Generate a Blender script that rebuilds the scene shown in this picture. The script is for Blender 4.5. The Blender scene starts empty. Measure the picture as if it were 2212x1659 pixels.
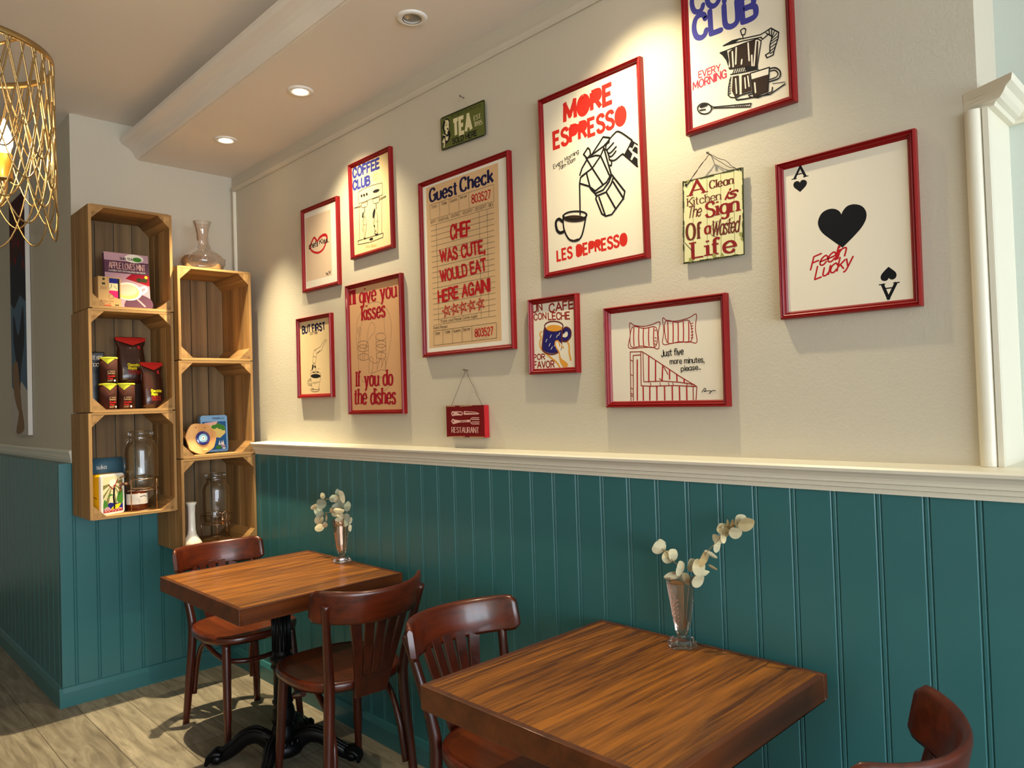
import bpy, math, random
from mathutils import Vector, Matrix
from mathutils.geometry import tessellate_polygon
S = bpy.context.scene
COL = S.collection
PI = math.pi
random.seed(7)

EXPOSURE = 0.0
SKY, SKYCOL = 11.5, (0.80, 0.90, 1.0, 1)
SPOT, LENS, BULB = 150.0, 30.0, 180.0
# ------------------------------------------------------------ camera, sky, daylight, exposure
cd = bpy.data.cameras.new('camera'); cam = bpy.data.objects.new('camera', cd); COL.objects.link(cam)
cd.sensor_width = 36.0; cd.lens = 26.0122; cd.clip_start = 0.05; cd.clip_end = 60
cam.matrix_world = Matrix(((0.696729, 0.038860, 0.716281, 0), (0.716592, 0.007724, -0.697450, 0), (-0.032635, 0.999215, -0.022465, 1.420000), (0, 0, 0, 1.000000)))
S.camera = cam
S.view_settings.view_transform = 'Standard'; S.view_settings.look = 'None'
S.view_settings.exposure = EXPOSURE; S.view_settings.gamma = 1.0; S.view_settings.use_curve_mapping = False
S.cycles.caustics_reflective = False; S.cycles.caustics_refractive = False
S.cycles.max_bounces = 10; S.cycles.transparent_max_bounces = 24; S.cycles.sample_clamp_indirect = 6
S.cycles.use_denoising = True
wd = bpy.data.worlds.new('sky'); S.world = wd; wd.use_nodes = True
wd.node_tree.nodes['Background'].inputs[0].default_value = SKYCOL
wd.node_tree.nodes['Background'].inputs[1].default_value = SKY
def arealight(name, loc, rot, sx, sy, power, color, portal=False):
    l = bpy.data.lights.new(name, 'AREA'); l.shape = 'RECTANGLE'; l.size = sx; l.size_y = sy; l.energy = power; l.color = color
    if portal: l.cycles.is_portal = True
    o = bpy.data.objects.new(name, l); COL.objects.link(o); o.location = loc; o.rotation_euler = rot
    return o
# ------------------------------------------------------------ helpers
def lin(r, g, b):
    f = lambda c: (c/255/12.92) if c/255 <= 0.04045 else ((c/255+0.055)/1.055)**2.4
    return (f(r), f(g), f(b), 1)
M = {}
def newmat(name):
    m = bpy.data.materials.new(name); m.use_nodes = True; M[name] = m
    return m, m.node_tree.nodes, m.node_tree.links, m.node_tree.nodes['Principled BSDF']
def plain(name, col, rough=.5, metal=0, bump=0, bscale=200, emit=None, estr=0, coat=0, spec=.5, var=0, vscale=6):
    m, N, Lk, B = newmat(name)
    B.inputs['Base Color'].default_value = col; B.inputs['Roughness'].default_value = rough; B.inputs['Metallic'].default_value = metal
    B.inputs['Specular IOR Level'].default_value = spec; B.inputs['Coat Weight'].default_value = coat
    if emit: B.inputs['Emission Color'].default_value = emit; B.inputs['Emission Strength'].default_value = estr
    tc = N.new('ShaderNodeTexCoord')
    if var:
        n = N.new('ShaderNodeTexNoise'); n.inputs['Scale'].default_value = vscale; n.inputs['Detail'].default_value = 4
        Lk.new(tc.outputs['Object'], n.inputs['Vector'])
        r = N.new('ShaderNodeValToRGB'); r.color_ramp.elements[0].position = .3; r.color_ramp.elements[1].position = .7
        r.color_ramp.elements[0].color = tuple(c*(1-var) for c in col[:3])+(1,); r.color_ramp.elements[1].color = tuple(min(1, c*(1+var)) for c in col[:3])+(1,)
        Lk.new(n.outputs['Fac'], r.inputs['Fac']); Lk.new(r.outputs['Color'], B.inputs['Base Color'])
    if bump:
        n = N.new('ShaderNodeTexNoise'); n.inputs['Scale'].default_value = bscale; n.inputs['Detail'].default_value = 3
        Lk.new(tc.outputs['Object'], n.inputs['Vector'])
        b = N.new('ShaderNodeBump'); b.inputs['Strength'].default_value = bump; b.inputs['Distance'].default_value = .002
        Lk.new(n.outputs['Fac'], b.inputs['Height']); Lk.new(b.outputs['Normal'], B.inputs['Normal'])
    return m
def wood(name, dark, light, axis='Y', grain=40, rough=.4, coat=0, board=0, baxis='X', contrast=(.35, .65), stretch=.05, bump=.1, spec=.5, broad=.5):
    """Timber with its grain along AXIS; boards of width BOARD laid across BAXIS get their own offset."""
    m, N, Lk, B = newmat(name)
    B.inputs['Roughness'].default_value = rough; B.inputs['Coat Weight'].default_value = coat; B.inputs['Coat Roughness'].default_value = .12
    B.inputs['Specular IOR Level'].default_value = spec
    tc = N.new('ShaderNodeTexCoord'); vec = tc.outputs['Object']
    bfac = None
    if board:
        sx = N.new('ShaderNodeSeparateXYZ'); Lk.new(vec, sx.inputs[0])
        dv = N.new('ShaderNodeMath'); dv.operation = 'DIVIDE'; dv.inputs[1].default_value = board; Lk.new(sx.outputs[baxis], dv.inputs[0])
        fl = N.new('ShaderNodeMath'); fl.operation = 'FLOOR'; Lk.new(dv.outputs[0], fl.inputs[0])
        wn = N.new('ShaderNodeTexWhiteNoise'); wn.noise_dimensions = '1D'; Lk.new(fl.outputs[0], wn.inputs['W'])
        sc = N.new('ShaderNodeVectorMath'); sc.operation = 'SCALE'; sc.inputs['Scale'].default_value = 9; Lk.new(wn.outputs['Color'], sc.inputs[0])
        ad = N.new('ShaderNodeVectorMath'); ad.operation = 'ADD'; Lk.new(vec, ad.inputs[0]); Lk.new(sc.outputs[0], ad.inputs[1]); vec = ad.outputs[0]; bfac = wn.outputs['Value']
    mp = N.new('ShaderNodeMapping'); Lk.new(vec, mp.inputs['Vector'])
    k = 'XYZ'.index(axis); s = [1, 1, 1]; s[k] = stretch; mp.inputs['Scale'].default_value = s
    if board: 
        r = [0, 0, 0]; r[2] = .16 if broad < .4 else .05; mp.inputs['Rotation'].default_value = r
    n = N.new('ShaderNodeTexNoise'); n.inputs['Scale'].default_value = grain; n.inputs['Detail'].default_value = 6; n.inputs['Roughness'].default_value = .62; n.inputs['Distortion'].default_value = .3
    Lk.new(mp.outputs[0], n.inputs['Vector'])
    n2 = N.new('ShaderNodeTexNoise'); n2.inputs['Scale'].default_value = grain*.22; n2.inputs['Detail'].default_value = 2; Lk.new(mp.outputs[0], n2.inputs['Vector'])
    mx = N.new('ShaderNodeMath'); mx.operation = 'MULTIPLY_ADD'; mx.inputs[1].default_value = broad; Lk.new(n2.outputs['Fac'], mx.inputs[0])
    hf = N.new('ShaderNodeMath'); hf.operation = 'MULTIPLY'; hf.inputs[1].default_value = 1-broad; Lk.new(n.outputs['Fac'], hf.inputs[0]); Lk.new(hf.outputs[0], mx.inputs[2])
    out = mx.outputs[0]
    if bfac:
        a = N.new('ShaderNodeMath'); a.operation = 'MULTIPLY_ADD'; a.inputs[1].default_value = .12; a.inputs[2].default_value = -.06; Lk.new(bfac, a.inputs[0])
        b = N.new('ShaderNodeMath'); b.operation = 'ADD'; Lk.new(out, b.inputs[0]); Lk.new(a.outputs[0], b.inputs[1]); out = b.outputs[0]
    r = N.new('ShaderNodeValToRGB'); r.color_ramp.elements[0].position = contrast[0]; r.color_ramp.elements[1].position = contrast[1]
    r.color_ramp.elements[0].color = dark; r.color_ramp.elements[1].color = light
    Lk.new(out, r.inputs['Fac']); Lk.new(r.outputs['Color'], B.inputs['Base Color'])
    if bump:
        b = N.new('ShaderNodeBump'); b.inputs['Strength'].default_value = bump; b.inputs['Distance'].default_value = .0015
        Lk.new(n.outputs['Fac'], b.inputs['Height']); Lk.new(b.outputs['Normal'], B.inputs['Normal'])
    return m
def thin_glass(name, tint, ior=1.5, base=.04, rough=.02):
    m = bpy.data.materials.new(name); m.use_nodes = True; M[name] = m
    N = m.node_tree.nodes; Lk = m.node_tree.links; N.clear()
    o = N.new('ShaderNodeOutputMaterial'); mix = N.new('ShaderNodeMixShader'); t = N.new('ShaderNodeBsdfTransparent'); g = N.new('ShaderNodeBsdfGlossy')
    t.inputs['Color'].default_value = tint; g.inputs['Roughness'].default_value = rough; g.inputs['Color'].default_value = (1, 1, 1, 1)
    f = N.new('ShaderNodeFresnel'); f.inputs['IOR'].default_value = ior
    a = N.new('ShaderNodeMath'); a.operation = 'MULTIPLY_ADD'; a.inputs[1].default_value = .65; a.inputs[2].default_value = base; a.use_clamp = True
    Lk.new(f.outputs[0], a.inputs[0]); Lk.new(a.outputs[0], mix.inputs[0]); Lk.new(t.outputs[0], mix.inputs[1]); Lk.new(g.outputs[0], mix.inputs[2]); Lk.new(mix.outputs[0], o.inputs[0])
    return m

class MB:
    """Collects vertices and faces, then links them as one mesh object."""
    def __init__(s): s.v = []; s.f = []; s.m = []; s.sm = []; s.mats = []
    def mi(s, mat):
        if mat not in s.mats: s.mats.append(mat)
        return s.mats.index(mat)
    def add(s, vs, fs, mat, smooth=False):
        o = len(s.v); i = s.mi(mat); s.v += [tuple(v) for v in vs]
        for f in fs: s.f.append(tuple(o+k for k in f)); s.m.append(i); s.sm.append(smooth)
    def box(s, a, b, mat):
        x0, y0, z0 = a; x1, y1, z1 = b
        s.add([(x0,y0,z0),(x1,y0,z0),(x1,y1,z0),(x0,y1,z0),(x0,y0,z1),(x1,y0,z1),(x1,y1,z1),(x0,y1,z1)],
              [(0,3,2,1),(4,5,6,7),(0,1,5,4),(1,2,6,5),(2,3,7,6),(3,0,4,7)], mat)
    def prism(s, prof, a, b, axis, mat, smooth=False):
        """Closed 2-D profile swept straight from a to b along AXIS; profile axes are the other two in xyz order."""
        k = 'XYZ'.index(axis); n = len(prof)
        def P(p, t): q = list(p); q.insert(k, t); return q
        vs = [P(p, a) for p in prof]+[P(p, b) for p in prof]
        s.add(vs, [(i, (i+1) % n, n+(i+1) % n, n+i) for i in range(n)], mat, smooth)
        s.add(vs, [tuple(range(n))[::-1], tuple(range(n, 2*n))], mat)
    def lathe(s, prof, mat, seg=24, c=(0,0,0), axis='Z', smooth=True, a0=0.0):
        vs = []; n = len(prof)
        for i in range(seg):
            a = a0+2*PI*i/seg; ca, sa = math.cos(a), math.sin(a)
            for r, z in prof:
                p = (r*ca, r*sa, z) if axis == 'Z' else ((z, r*ca, r*sa) if axis == 'X' else (r*sa, z, r*ca))
                vs.append((c[0]+p[0], c[1]+p[1], c[2]+p[2]))
        s.add(vs, [(i*n+j, ((i+1) % seg)*n+j, ((i+1) % seg)*n+j+1, i*n+j+1) for i in range(seg) for j in range(n-1)], mat, smooth)
    def tube(s, path, rad, mat, seg=8, closed=False, caps=True, sy=1.0, up=None):
        P = [Vector(p) for p in path]; n = len(P); R = rad if isinstance(rad, (list, tuple)) else [rad]*n
        vs = []; prev = None
        for i in range(n):
            t = (P[(i+1) % n]-P[i-1]) if closed else (P[min(i+1, n-1)]-P[max(i-1, 0)])
            t.normalize()
            if prev is None:
                u = Vector(up) if up else (Vector((0,0,1)) if abs(t.z) < .9 else Vector((1,0,0)))
            else: u = prev
            u = (u-t*u.dot(t)); u.normalize(); prev = u; w = t.cross(u)
            for k in range(seg):
                a = 2*PI*k/seg; vs.append(P[i]+(u*math.cos(a)+w*math.sin(a)*sy)*R[i])
        m = n if closed else n-1
        s.add(vs, [(i*seg+k, ((i+1) % n)*seg+k, ((i+1) % n)*seg+(k+1) % seg, i*seg+(k+1) % seg) for i in range(m) for k in range(seg)], mat, True)
        if caps and not closed: s.add(vs, [tuple(range(seg))[::-1], tuple((n-1)*seg+k for k in range(seg))], mat)
    def grid(s, rows, mat, smooth=True, close=False):
        n = len(rows[0]); vs = [p for r in rows for p in r]; m = len(rows)
        s.add(vs, [(i*n+j, ((i+1) % m)*n+j, ((i+1) % m)*n+j+1, i*n+j+1) for i in range(m if close else m-1) for j in range(n-1)], mat, smooth)
    def ball(s, c, r, mat, sx=1, sy=1, sz=1, seg=12, rings=8):
        rows = []
        for i in range(rings+1):
            a = PI*i/rings
            rows.append([(c[0]+r*sx*math.sin(a)*math.cos(2*PI*j/seg), c[1]+r*sy*math.sin(a)*math.sin(2*PI*j/seg), c[2]+r*sz*math.cos(a)) for j in range(seg+1)])
        s.grid(rows, mat)
    def build(s, name, parent=None, bevel=0, solid=0, subsurf=0, segs=2):
        me = bpy.data.meshes.new(name); me.from_pydata(s.v, [], s.f)
        for m in s.mats: me.materials.append(M[m])
        me.polygons.foreach_set('material_index', s.m); me.polygons.foreach_set('use_smooth', s.sm); me.update()
        import bmesh
        bm = bmesh.new(); bm.from_mesh(me); bmesh.ops.remove_doubles(bm, verts=bm.verts, dist=1e-6); bmesh.ops.recalc_face_normals(bm, faces=bm.faces); bm.to_mesh(me); bm.free()
        o = bpy.data.objects.new(name, me); COL.objects.link(o)
        if parent: o.parent = parent
        if solid: md = o.modifiers.new('s', 'SOLIDIFY'); md.thickness = solid; md.offset = 0
        if bevel: md = o.modifiers.new('b', 'BEVEL'); md.width = bevel; md.segments = segs; md.limit_method = 'ANGLE'; md.angle_limit = .6
        if subsurf: md = o.modifiers.new('u', 'SUBSURF'); md.levels = md.render_levels = subsurf
        return o
def tag(o, label, cat, group=None, kind=None):
    o['label'] = label; o['category'] = cat
    if group: o['group'] = group
    if kind: o['kind'] = kind
    return o
def thing(name, label, cat, loc=(0,0,0), rot=(0,0,0), group=None):
    o = bpy.data.objects.new(name, None); COL.objects.link(o); o.location = loc; o.rotation_euler = rot; o.empty_display_size = .05
    return tag(o, label, cat, group)
def struct(mb, name, **k):
    o = mb.build(name, **k); o['kind'] = 'structure'; return o
def dup(root, loc, rot, label, group=None, scale=None):
    r = root.copy(); COL.objects.link(r); r.location = loc; r.rotation_euler = rot; r['label'] = label
    if scale: r.scale = scale
    if group: r['group'] = group
    for ch in list(root.children):
        c = ch.copy(); COL.objects.link(c); c.parent = r
        for g in list(ch.children):
            d = g.copy(); COL.objects.link(d); d.parent = c
    return r
def spline(P, n=6, closed=False):
    """Catmull-Rom through the points."""
    P = [Vector(p) for p in P]; out = []; m = len(P)
    if m < 3: return P
    for i in range(m if closed else m-1):
        if closed: a, b, c, d = P[i-1], P[i], P[(i+1) % m], P[(i+2) % m]
        else: a, b, c, d = P[max(i-1, 0)], P[i], P[i+1], P[min(i+2, m-1)]
        if (b-c).length < 1e-9: continue
        for k in range(n):
            t = k/n
            out.append(.5*((2*b)+(c-a)*t+(2*a-5*b+4*c-d)*t*t+(3*b-a-3*c+d)*t**3))
    if not closed: out.append(P[-1])
    return out

# ------------------------------------------------------------ flat printing and lettering
GLY = {
'A':'7|0 0,3.5 10,7 0;1.2 3.3,5.8 3.3','B':'6.2|0 0,0 10;~0 10,3.4 10,5.5 9.2,5.5 6.3,3.2 5.4,0 5.4;~0 5.4,3.6 5.4,6.2 4.4,6.2 1,3.6 0,0 0',
'C':'6.4|~6.2 7.6,5.4 9.5,3.4 10.1,1 8.8,0 5,1 1.2,3.4 -.1,5.4 .6,6.3 2.4','D':'6.8|0 0,0 10;~0 10,2.8 10,5.6 9,6.8 5,5.6 1,2.8 0,0 0',
'E':'5.4|5.4 10,0 10,0 0,5.5 0;0 5.2,4.6 5.2','F':'5.2|5.2 10,0 10,0 0;0 5.2,4.4 5.2','G':'6.8|~6.3 7.8,5.4 9.5,3.4 10.1,1 8.8,0 5,1 1.2,3.4 -.1,5.6 .7,6.6 2.2;6.6 0,6.6 4.6,4 4.6',
'H':'6.4|0 0,0 10;6.4 0,6.4 10;0 5.2,6.4 5.2','I':'0|0 0,0 10','J':'4|~4 10,4 10,4 3,3.3 .6,1.6 -.1,.3 .7,0 2.4','K':'6.2|0 0,0 10;6 10,0 4.2;2 6,6.2 0','L':'5|0 10,0 0,5 0',
'M':'8|0 0,.4 10,4 2.5,7.6 10,8 0','N':'6.6|0 0,0 10,6.6 0,6.6 10','O':'7.2|~3.6 10.1,1 8.6,0 5,1 1.4,3.6 -.1,6.2 1.4,7.2 5,6.2 8.6,3.6 10.1','P':'5.8|0 0,0 10;~0 10,3.4 10,5.6 9.2,5.8 6.8,5 5,3.2 4.5,0 4.5',
'Q':'7.2|~3.6 10.1,1 8.6,0 5,1 1.4,3.6 -.1,6.2 1.4,7.2 5,6.2 8.6,3.6 10.1;4.4 2.4,7 -.8','R':'6.2|0 0,0 10;~0 10,3.4 10,5.6 9.2,5.6 5.8,3.2 4.9,0 4.9;3 4.9,6.2 0',
'S':'5.6|~5.3 8,4.6 9.6,2.8 10.1,.8 9.3,.2 7.6,1.2 6,4.2 4.6,5.5 2.6,4.8 .6,2.8 -.1,.8 .5,0 2.3','T':'6.2|0 10,6.2 10;3.1 10,3.1 0','U':'6.4|~0 10,0 10,0 3,.9 .7,3.2 -.1,5.5 .7,6.4 3,6.4 10,6.4 10','V':'6.8|0 10,3.4 0,6.8 10',
'W':'9.6|0 10,2.4 0,4.8 8.6,7.2 0,9.6 10','X':'6.2|0 0,6.2 10;0 10,6.2 0','Y':'6.4|0 10,3.2 4.6,6.4 10;3.2 4.6,3.2 0','Z':'6|0 10,6 10,0 0,6 0',
'a':'4.8|~4.8 6.6,4.8 6.6,4.8 1.2,4.9 .2,5.2 0;~4.8 5,3.8 6.7,2 6.6,.5 5.4,0 3.3,.5 1,2 -.1,3.8 .3,4.8 2','b':'4.9|0 10,0 0;~0 4.8,1 6.3,2.6 6.7,4.3 5.6,4.9 3.3,4.3 1,2.6 -.1,1 .4,0 1.8','c':'4.5|~4.4 5,3.7 6.4,2.4 6.7,.6 5.6,0 3.3,.6 1,2.4 -.1,3.8 .4,4.5 1.6',
'd':'4.9|4.9 10,4.9 0;~4.9 4.8,3.9 6.3,2.3 6.7,.6 5.6,0 3.3,.6 1,2.3 -.1,3.9 .4,4.9 1.8','e':'4.7|~0.1 3.4,4.7 3.6,4.4 5.6,3.2 6.7,2 6.6,.5 5.4,0 3.3,.6 1,2.4 -.1,3.8 .4,4.6 1.6','f':'3.4|~3.6 9.4,2.6 10.1,1.4 9.3,1.2 7.5,1.2 0,1.2 0;-.1 6.5,3 6.5','g':'4.9|~4.9 6.6,4.9 6.6,4.9 -.8,4.2 -2.6,2.4 -3.2,.5 -2.3;~4.9 4.9,3.9 6.4,2.3 6.7,.6 5.6,0 3.5,.6 1.4,2.3 .4,3.9 .8,4.9 2.2',
'h':'4.6|0 0,0 10;~0 4.6,1 6.2,2.6 6.7,4.2 6,4.6 4.4,4.6 0,4.6 0','i':'0|0 0,0 6.6;0 8.6,0 9.5','j':'1|~1 6.6,1 6.6,1 -1.6,.3 -2.9,-1 -3;1 8.6,1 9.5','k':'4.6|0 0,0 10;4.3 6.6,0 2.8;1.5 4.1,4.7 0','l':'0|0 0,0 10','m':'7.6|0 0,0 6.6;~0 4.6,.9 6.2,2.2 6.7,3.5 6,3.8 4.4,3.8 0,3.8 0;~3.8 4.6,4.7 6.2,6 6.7,7.3 6,7.6 4.4,7.6 0,7.6 0',
'n':'4.6|0 0,0 6.6;~0 4.6,1 6.2,2.6 6.7,4.2 6,4.6 4.4,4.6 0,4.6 0','o':'5|~2.5 6.7,.6 5.6,0 3.3,.6 1,2.5 -.1,4.4 1,5 3.3,4.4 5.6,2.5 6.7','p':'4.9|0 6.6,0 -3;~0 4.8,1 6.3,2.6 6.7,4.3 5.6,4.9 3.3,4.3 1,2.6 -.1,1 .4,0 1.8','q':'4.9|4.9 6.6,4.9 -3;~4.9 4.8,3.9 6.3,2.3 6.7,.6 5.6,0 3.3,.6 1,2.3 -.1,3.9 .4,4.9 1.8',
'r':'3|0 0,0 6.6;~0 4.2,.8 5.9,2 6.6,3.2 6.4','s':'4|~3.8 5.4,3.2 6.4,2 6.7,.6 6.1,.3 4.9,1.2 3.9,2.9 3.1,3.9 1.7,3.3 .3,2 -.1,.6 .3,0 1.6','t':'3.2|~1.3 9.2,1.3 9.2,1.3 1.6,1.9 .1,3.3 .3;-.9 6.4,3.5 6.4','u':'4.6|~0 6.6,0 6.6,0 2.2,.5 .5,2 -.1,3.6 .5,4.6 2;4.6 6.6,4.6 0','v':'4.6|0 6.6,2.3 0,4.6 6.6','w':'7|0 6.6,1.8 0,3.5 5.6,5.2 0,7 6.6',
'x':'4.4|0 0,4.4 6.6;0 6.6,4.4 0','y':'4.6|0 6.6,2.4 0;~4.6 6.6,4.6 6.6,2.4 0,1.3 -2.4,0 -3','z':'4.2|0 6.6,4.2 6.6,0 0,4.2 0',
'0':'5.4|~2.7 10,.7 8.6,0 5,.7 1.4,2.7 0,4.7 1.4,5.4 5,4.7 8.6,2.7 10','1':'3|.4 8,2.4 10,2.4 0','2':'5.2|~.2 7.6,.9 9.5,2.6 10,4.5 9.2,5 7.4,4.2 5.2,0 0,0 0;0 0,5.2 0','3':'5.2|~.3 8.2,1 9.6,2.6 10,4.5 9.2,4.8 7.4,4 5.7,2.2 5.2;~2.2 5.2,4.4 4.7,5.2 2.7,4.4 .7,2.4 0,.7 .5,0 2','4':'5.4|4.2 0,4.2 10,0 3,5.4 3',
'5':'5.2|5 10,.9 10,.5 5.2;~.5 5.2,2.4 6.2,4.4 5.4,5.2 3.2,4.4 .9,2.4 0,.7 .4,0 1.8','6':'5.2|~4.8 9.4,2.6 10,.7 8,0 4,.7 1,2.6 0,4.5 .9,5.2 3,4.4 5.2,2.6 5.9,.6 4.6','7':'5|0 10,5 10,1.6 0','8':'5.2|~2.6 5.3,.6 6.4,.5 8.8,2.6 10,4.7 8.8,4.6 6.4,2.6 5.3,.5 4.2,0 2.2,.8 .6,2.6 0,4.4 .6,5.2 2.2,4.7 4.2,2.6 5.3','9':'5.2|~4.7 5.2,2.6 4.1,.7 5,0 7.1,.8 9.2,2.6 10,4.5 9.1,5.2 6,4.5 2,2.6 0,.5 .6',
'.':'0|0 0,0 .7',',':'.4|.4 .9,0 -1.4',"'":'0|0 10,0 7.6','!':'0|0 10,0 3;0 .8,0 0','-':'2.6|0 4.2,2.6 4.2','/':'3|0 -.5,3 10','É':'5.4|5.4 10,0 10,0 0,5.5 0;0 5.2,4.6 5.2;2 11.3,4 12.8',' ':'2.4|'}
class Ink(MB):
    """Flat print built in a plane: put() maps (u, v, layer) to a point; later marks lie above earlier ones."""
    def __init__(s, put): super().__init__(); s.put = put; s.lay = 0
    def poly(s, P, mat):
        P = [Vector((p[0], p[1], 0)) for p in P]; s.lay += .5
        tris = tessellate_polygon([P]); s.add([s.put(p.x, p.y, s.lay) for p in P], [tuple(t) for t in tris], mat)
    def fill(s, P, mat, smooth=0):
        s.lay += 1
        s.poly(spline([(a, b, 0) for a, b in P], 4, True) if smooth else P, mat)
    def disc(s, c, r, mat, n=10):
        s.lay += .5
        s.add([s.put(c[0]+r*math.cos(2*PI*i/n), c[1]+r*math.sin(2*PI*i/n), s.lay) for i in range(n)], [tuple(range(n))], mat)
    def ribbon(s, P, w, mat, rnd=True, sq=False, wf=None):
        P = [Vector((p[0], p[1])) for p in P]; Q = [P[0]]
        for p in P[1:]:
            if (p-Q[-1]).length > 1e-5: Q.append(p)
        if len(Q) < 2: s.disc(Q[0], w/2, mat); return
        runs = [[Q[0]]]
        for i in range(1, len(Q)):
            runs[-1].append(Q[i])
            if i < len(Q)-1 and (Q[i]-Q[i-1]).angle(Q[i+1]-Q[i]) > .8: runs.append([Q[i]])
        for ri, R in enumerate(runs):
            vs = []; n = len(R); s.lay += .5
            for i in range(n):
                t = (R[min(i+1, n-1)]-R[max(i-1, 0)]).normalized(); nrm = Vector((-t.y, t.x)); ww = (wf(t) if wf else 1)*w/2; p = R[i]
                if not rnd and sq and ((i == 0 and ri > 0) or (i == n-1 and ri < len(runs)-1)): p = p+t*(ww*.9 if i else -ww*.9)
                a = p+nrm*ww; b = p-nrm*ww; vs += [s.put(a.x, a.y, s.lay), s.put(b.x, b.y, s.lay)]
                if rnd and (i == 0 or i == n-1): s.disc(p, ww*.98, mat)
            s.add(vs, [(2*i, 2*i+1, 2*i+3, 2*i+2) for i in range(n-1)], mat)
    def stroke(s, P, w, mat, smooth=0, rnd=True):
        s.lay += 1; cl = P[0] == P[-1] and len(P) > 3
        if smooth: P = [(p.x, p.y) for p in spline([(a, b, 0) for a, b in (P[:-1] if cl else P)], 4, cl)]+([P[0]] if cl else [])
        s.ribbon(P, w, mat, rnd, True)
    def text(s, txt, b0, b1, top, mat, style='sans', w=1.4):
        s.lay += 1
        b0, b1, top = Vector(b0), Vector(b1), Vector(top)
        gap = 1.0+.5*w if style != 'script' else .9
        x = 0; items = []
        for ch in txt:
            if ch not in GLY: continue
            adv, st = GLY[ch].split('|'); items.append((x, st, ch)); x += float(adv)+gap
        tot = max(x-gap, .01); ex = (b1-b0)/tot if tot > .05 else Vector((0,0)); ey = (top-b0)/10
        if len(txt) == 1 and tot < .05: ex = Vector((ey.y, -ey.x))
        ys = ey.length; xs = ex.length; wm = w*ys*min(1.25, max(.82, (xs/ys)**.3 if xs > 0 else 1)); rs = random.Random(len(txt)*7+ord(txt[0]))
        wf = None
        if style in ('serif', 'didone'): wf = (lambda t: .38+.62*abs(t.y)) if style == 'serif' else (lambda t: .5+.5*abs(t.y))
        for x0, st, ch in items:
            jx = jy = 0
            if style == 'hand': jy = rs.uniform(-.35, .35); jx = rs.uniform(-.25, .25)
            for sk in st.split(';'):
                if not sk: continue
                sm = sk[0] == '~'; pts = [tuple(float(v) for v in q.split()) for q in sk.lstrip('~').split(',')]
                loop = pts[0] == pts[-1]
                if sm:
                    P = spline([(a, b, 0) for a, b in (pts[:-1] if loop else pts)], 4, loop); P = [(p.x, p.y) for p in P]+([pts[0]] if loop else [])
                else: P = pts
                if style == 'script': P = [(a+b*.28, b) for a, b in P]
                Q = [b0+ex*(x0+a+jx)+ey*(b+jy) for a, b in P]
                if style == 'cut' and (loop or (sm and ch in 'PDR' )): s.poly([tuple(q) for q in (Q[:-1] if loop else Q)], mat)
                s.ribbon(Q, wm, mat, style in ('hand', 'round', 'script'), True, wf)
                if style == 'serif':
                    for e, d in ((0, 1), (-1, -2)):
                        a, b = pts[e]; c, f = pts[d]
                        if abs(b-f) < .8*abs(a-c) or min(abs(b-v) for v in (0, 6.6, 10, -3)) > .05 or (sm and abs(a-c) > .3) or ch in ".,'!-/": continue
                        hw = .55*w+.5; aa, bb = a-hw, a+hw
                        if b == 6.6 and ch not in 'vwxyk': bb = a
                        y = b+(-.18*w if b > 5 else .18*w)
                        s.ribbon([b0+ex*(x0+aa)+ey*y, b0+ex*(x0+bb)+ey*y], .38*w*ys, mat, False)
# ------------------------------------------------------------ materials
plain('plaster', lin(204,195,176), .85, bump=.35, bscale=160)
plain('plaster_grey', lin(205,214,206), .8, bump=.3, bscale=120)
plain('ceiling_paint', lin(234,225,214), .85, bump=.12, bscale=90)
plain('white_paint', lin(233,227,208), .4, bump=.1, bscale=60)
plain('teal_paint', lin(56,113,116), .34, bump=.05, bscale=30)
def floor_mat():
    m, N, Lk, B = newmat('floor_planks')
    tc = N.new('ShaderNodeTexCoord'); mp = N.new('ShaderNodeMapping'); mp.inputs['Location'].default_value = (.37, .004, 0); Lk.new(tc.outputs['Object'], mp.inputs[0])
    br = N.new('ShaderNodeTexBrick'); br.inputs['Scale'].default_value = 1; br.inputs['Brick Width'].default_value = 1.22; br.inputs['Row Height'].default_value = .197; br.inputs['Mortar Size'].default_value = .0016; br.inputs['Mortar Smooth'].default_value = .1; br.offset = .37; br.inputs['Bias'].default_value = 0
    br.inputs['Color1'].default_value = (.72,.72,.72,1); br.inputs['Color2'].default_value = (1,1,1,1); br.inputs['Mortar'].default_value = (.25,.22,.2,1); Lk.new(mp.outputs[0], br.inputs[0])
    st = N.new('ShaderNodeMapping'); st.inputs['Scale'].default_value = (.12, 1, 1); Lk.new(tc.outputs['Object'], st.inputs[0])
    n = N.new('ShaderNodeTexNoise'); n.inputs['Scale'].default_value = 22; n.inputs['Detail'].default_value = 8; n.inputs['Roughness'].default_value = .65; n.inputs['Distortion'].default_value = 1.2; Lk.new(st.outputs[0], n.inputs['Vector'])
    r = N.new('ShaderNodeValToRGB'); r.color_ramp.elements[0].position = .32; r.color_ramp.elements[1].position = .7; r.color_ramp.elements[0].color = lin(126,112,92); r.color_ramp.elements[1].color = lin(192,177,152); Lk.new(n.outputs['Fac'], r.inputs[0])
    mx = N.new('ShaderNodeMix'); mx.data_type = 'RGBA'; mx.blend_type = 'MULTIPLY'; mx.inputs[0].default_value = 1; Lk.new(r.outputs[0], mx.inputs[6]); Lk.new(br.outputs['Color'], mx.inputs[7]); Lk.new(mx.outputs[2], B.inputs['Base Color'])
    B.inputs['Roughness'].default_value = .5
    b = N.new('ShaderNodeBump'); b.inputs['Strength'].default_value = .15; b.inputs['Distance'].default_value = .001; Lk.new(n.outputs['Fac'], b.inputs['Height']); Lk.new(b.outputs[0], B.inputs['Normal'])
floor_mat()
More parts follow.
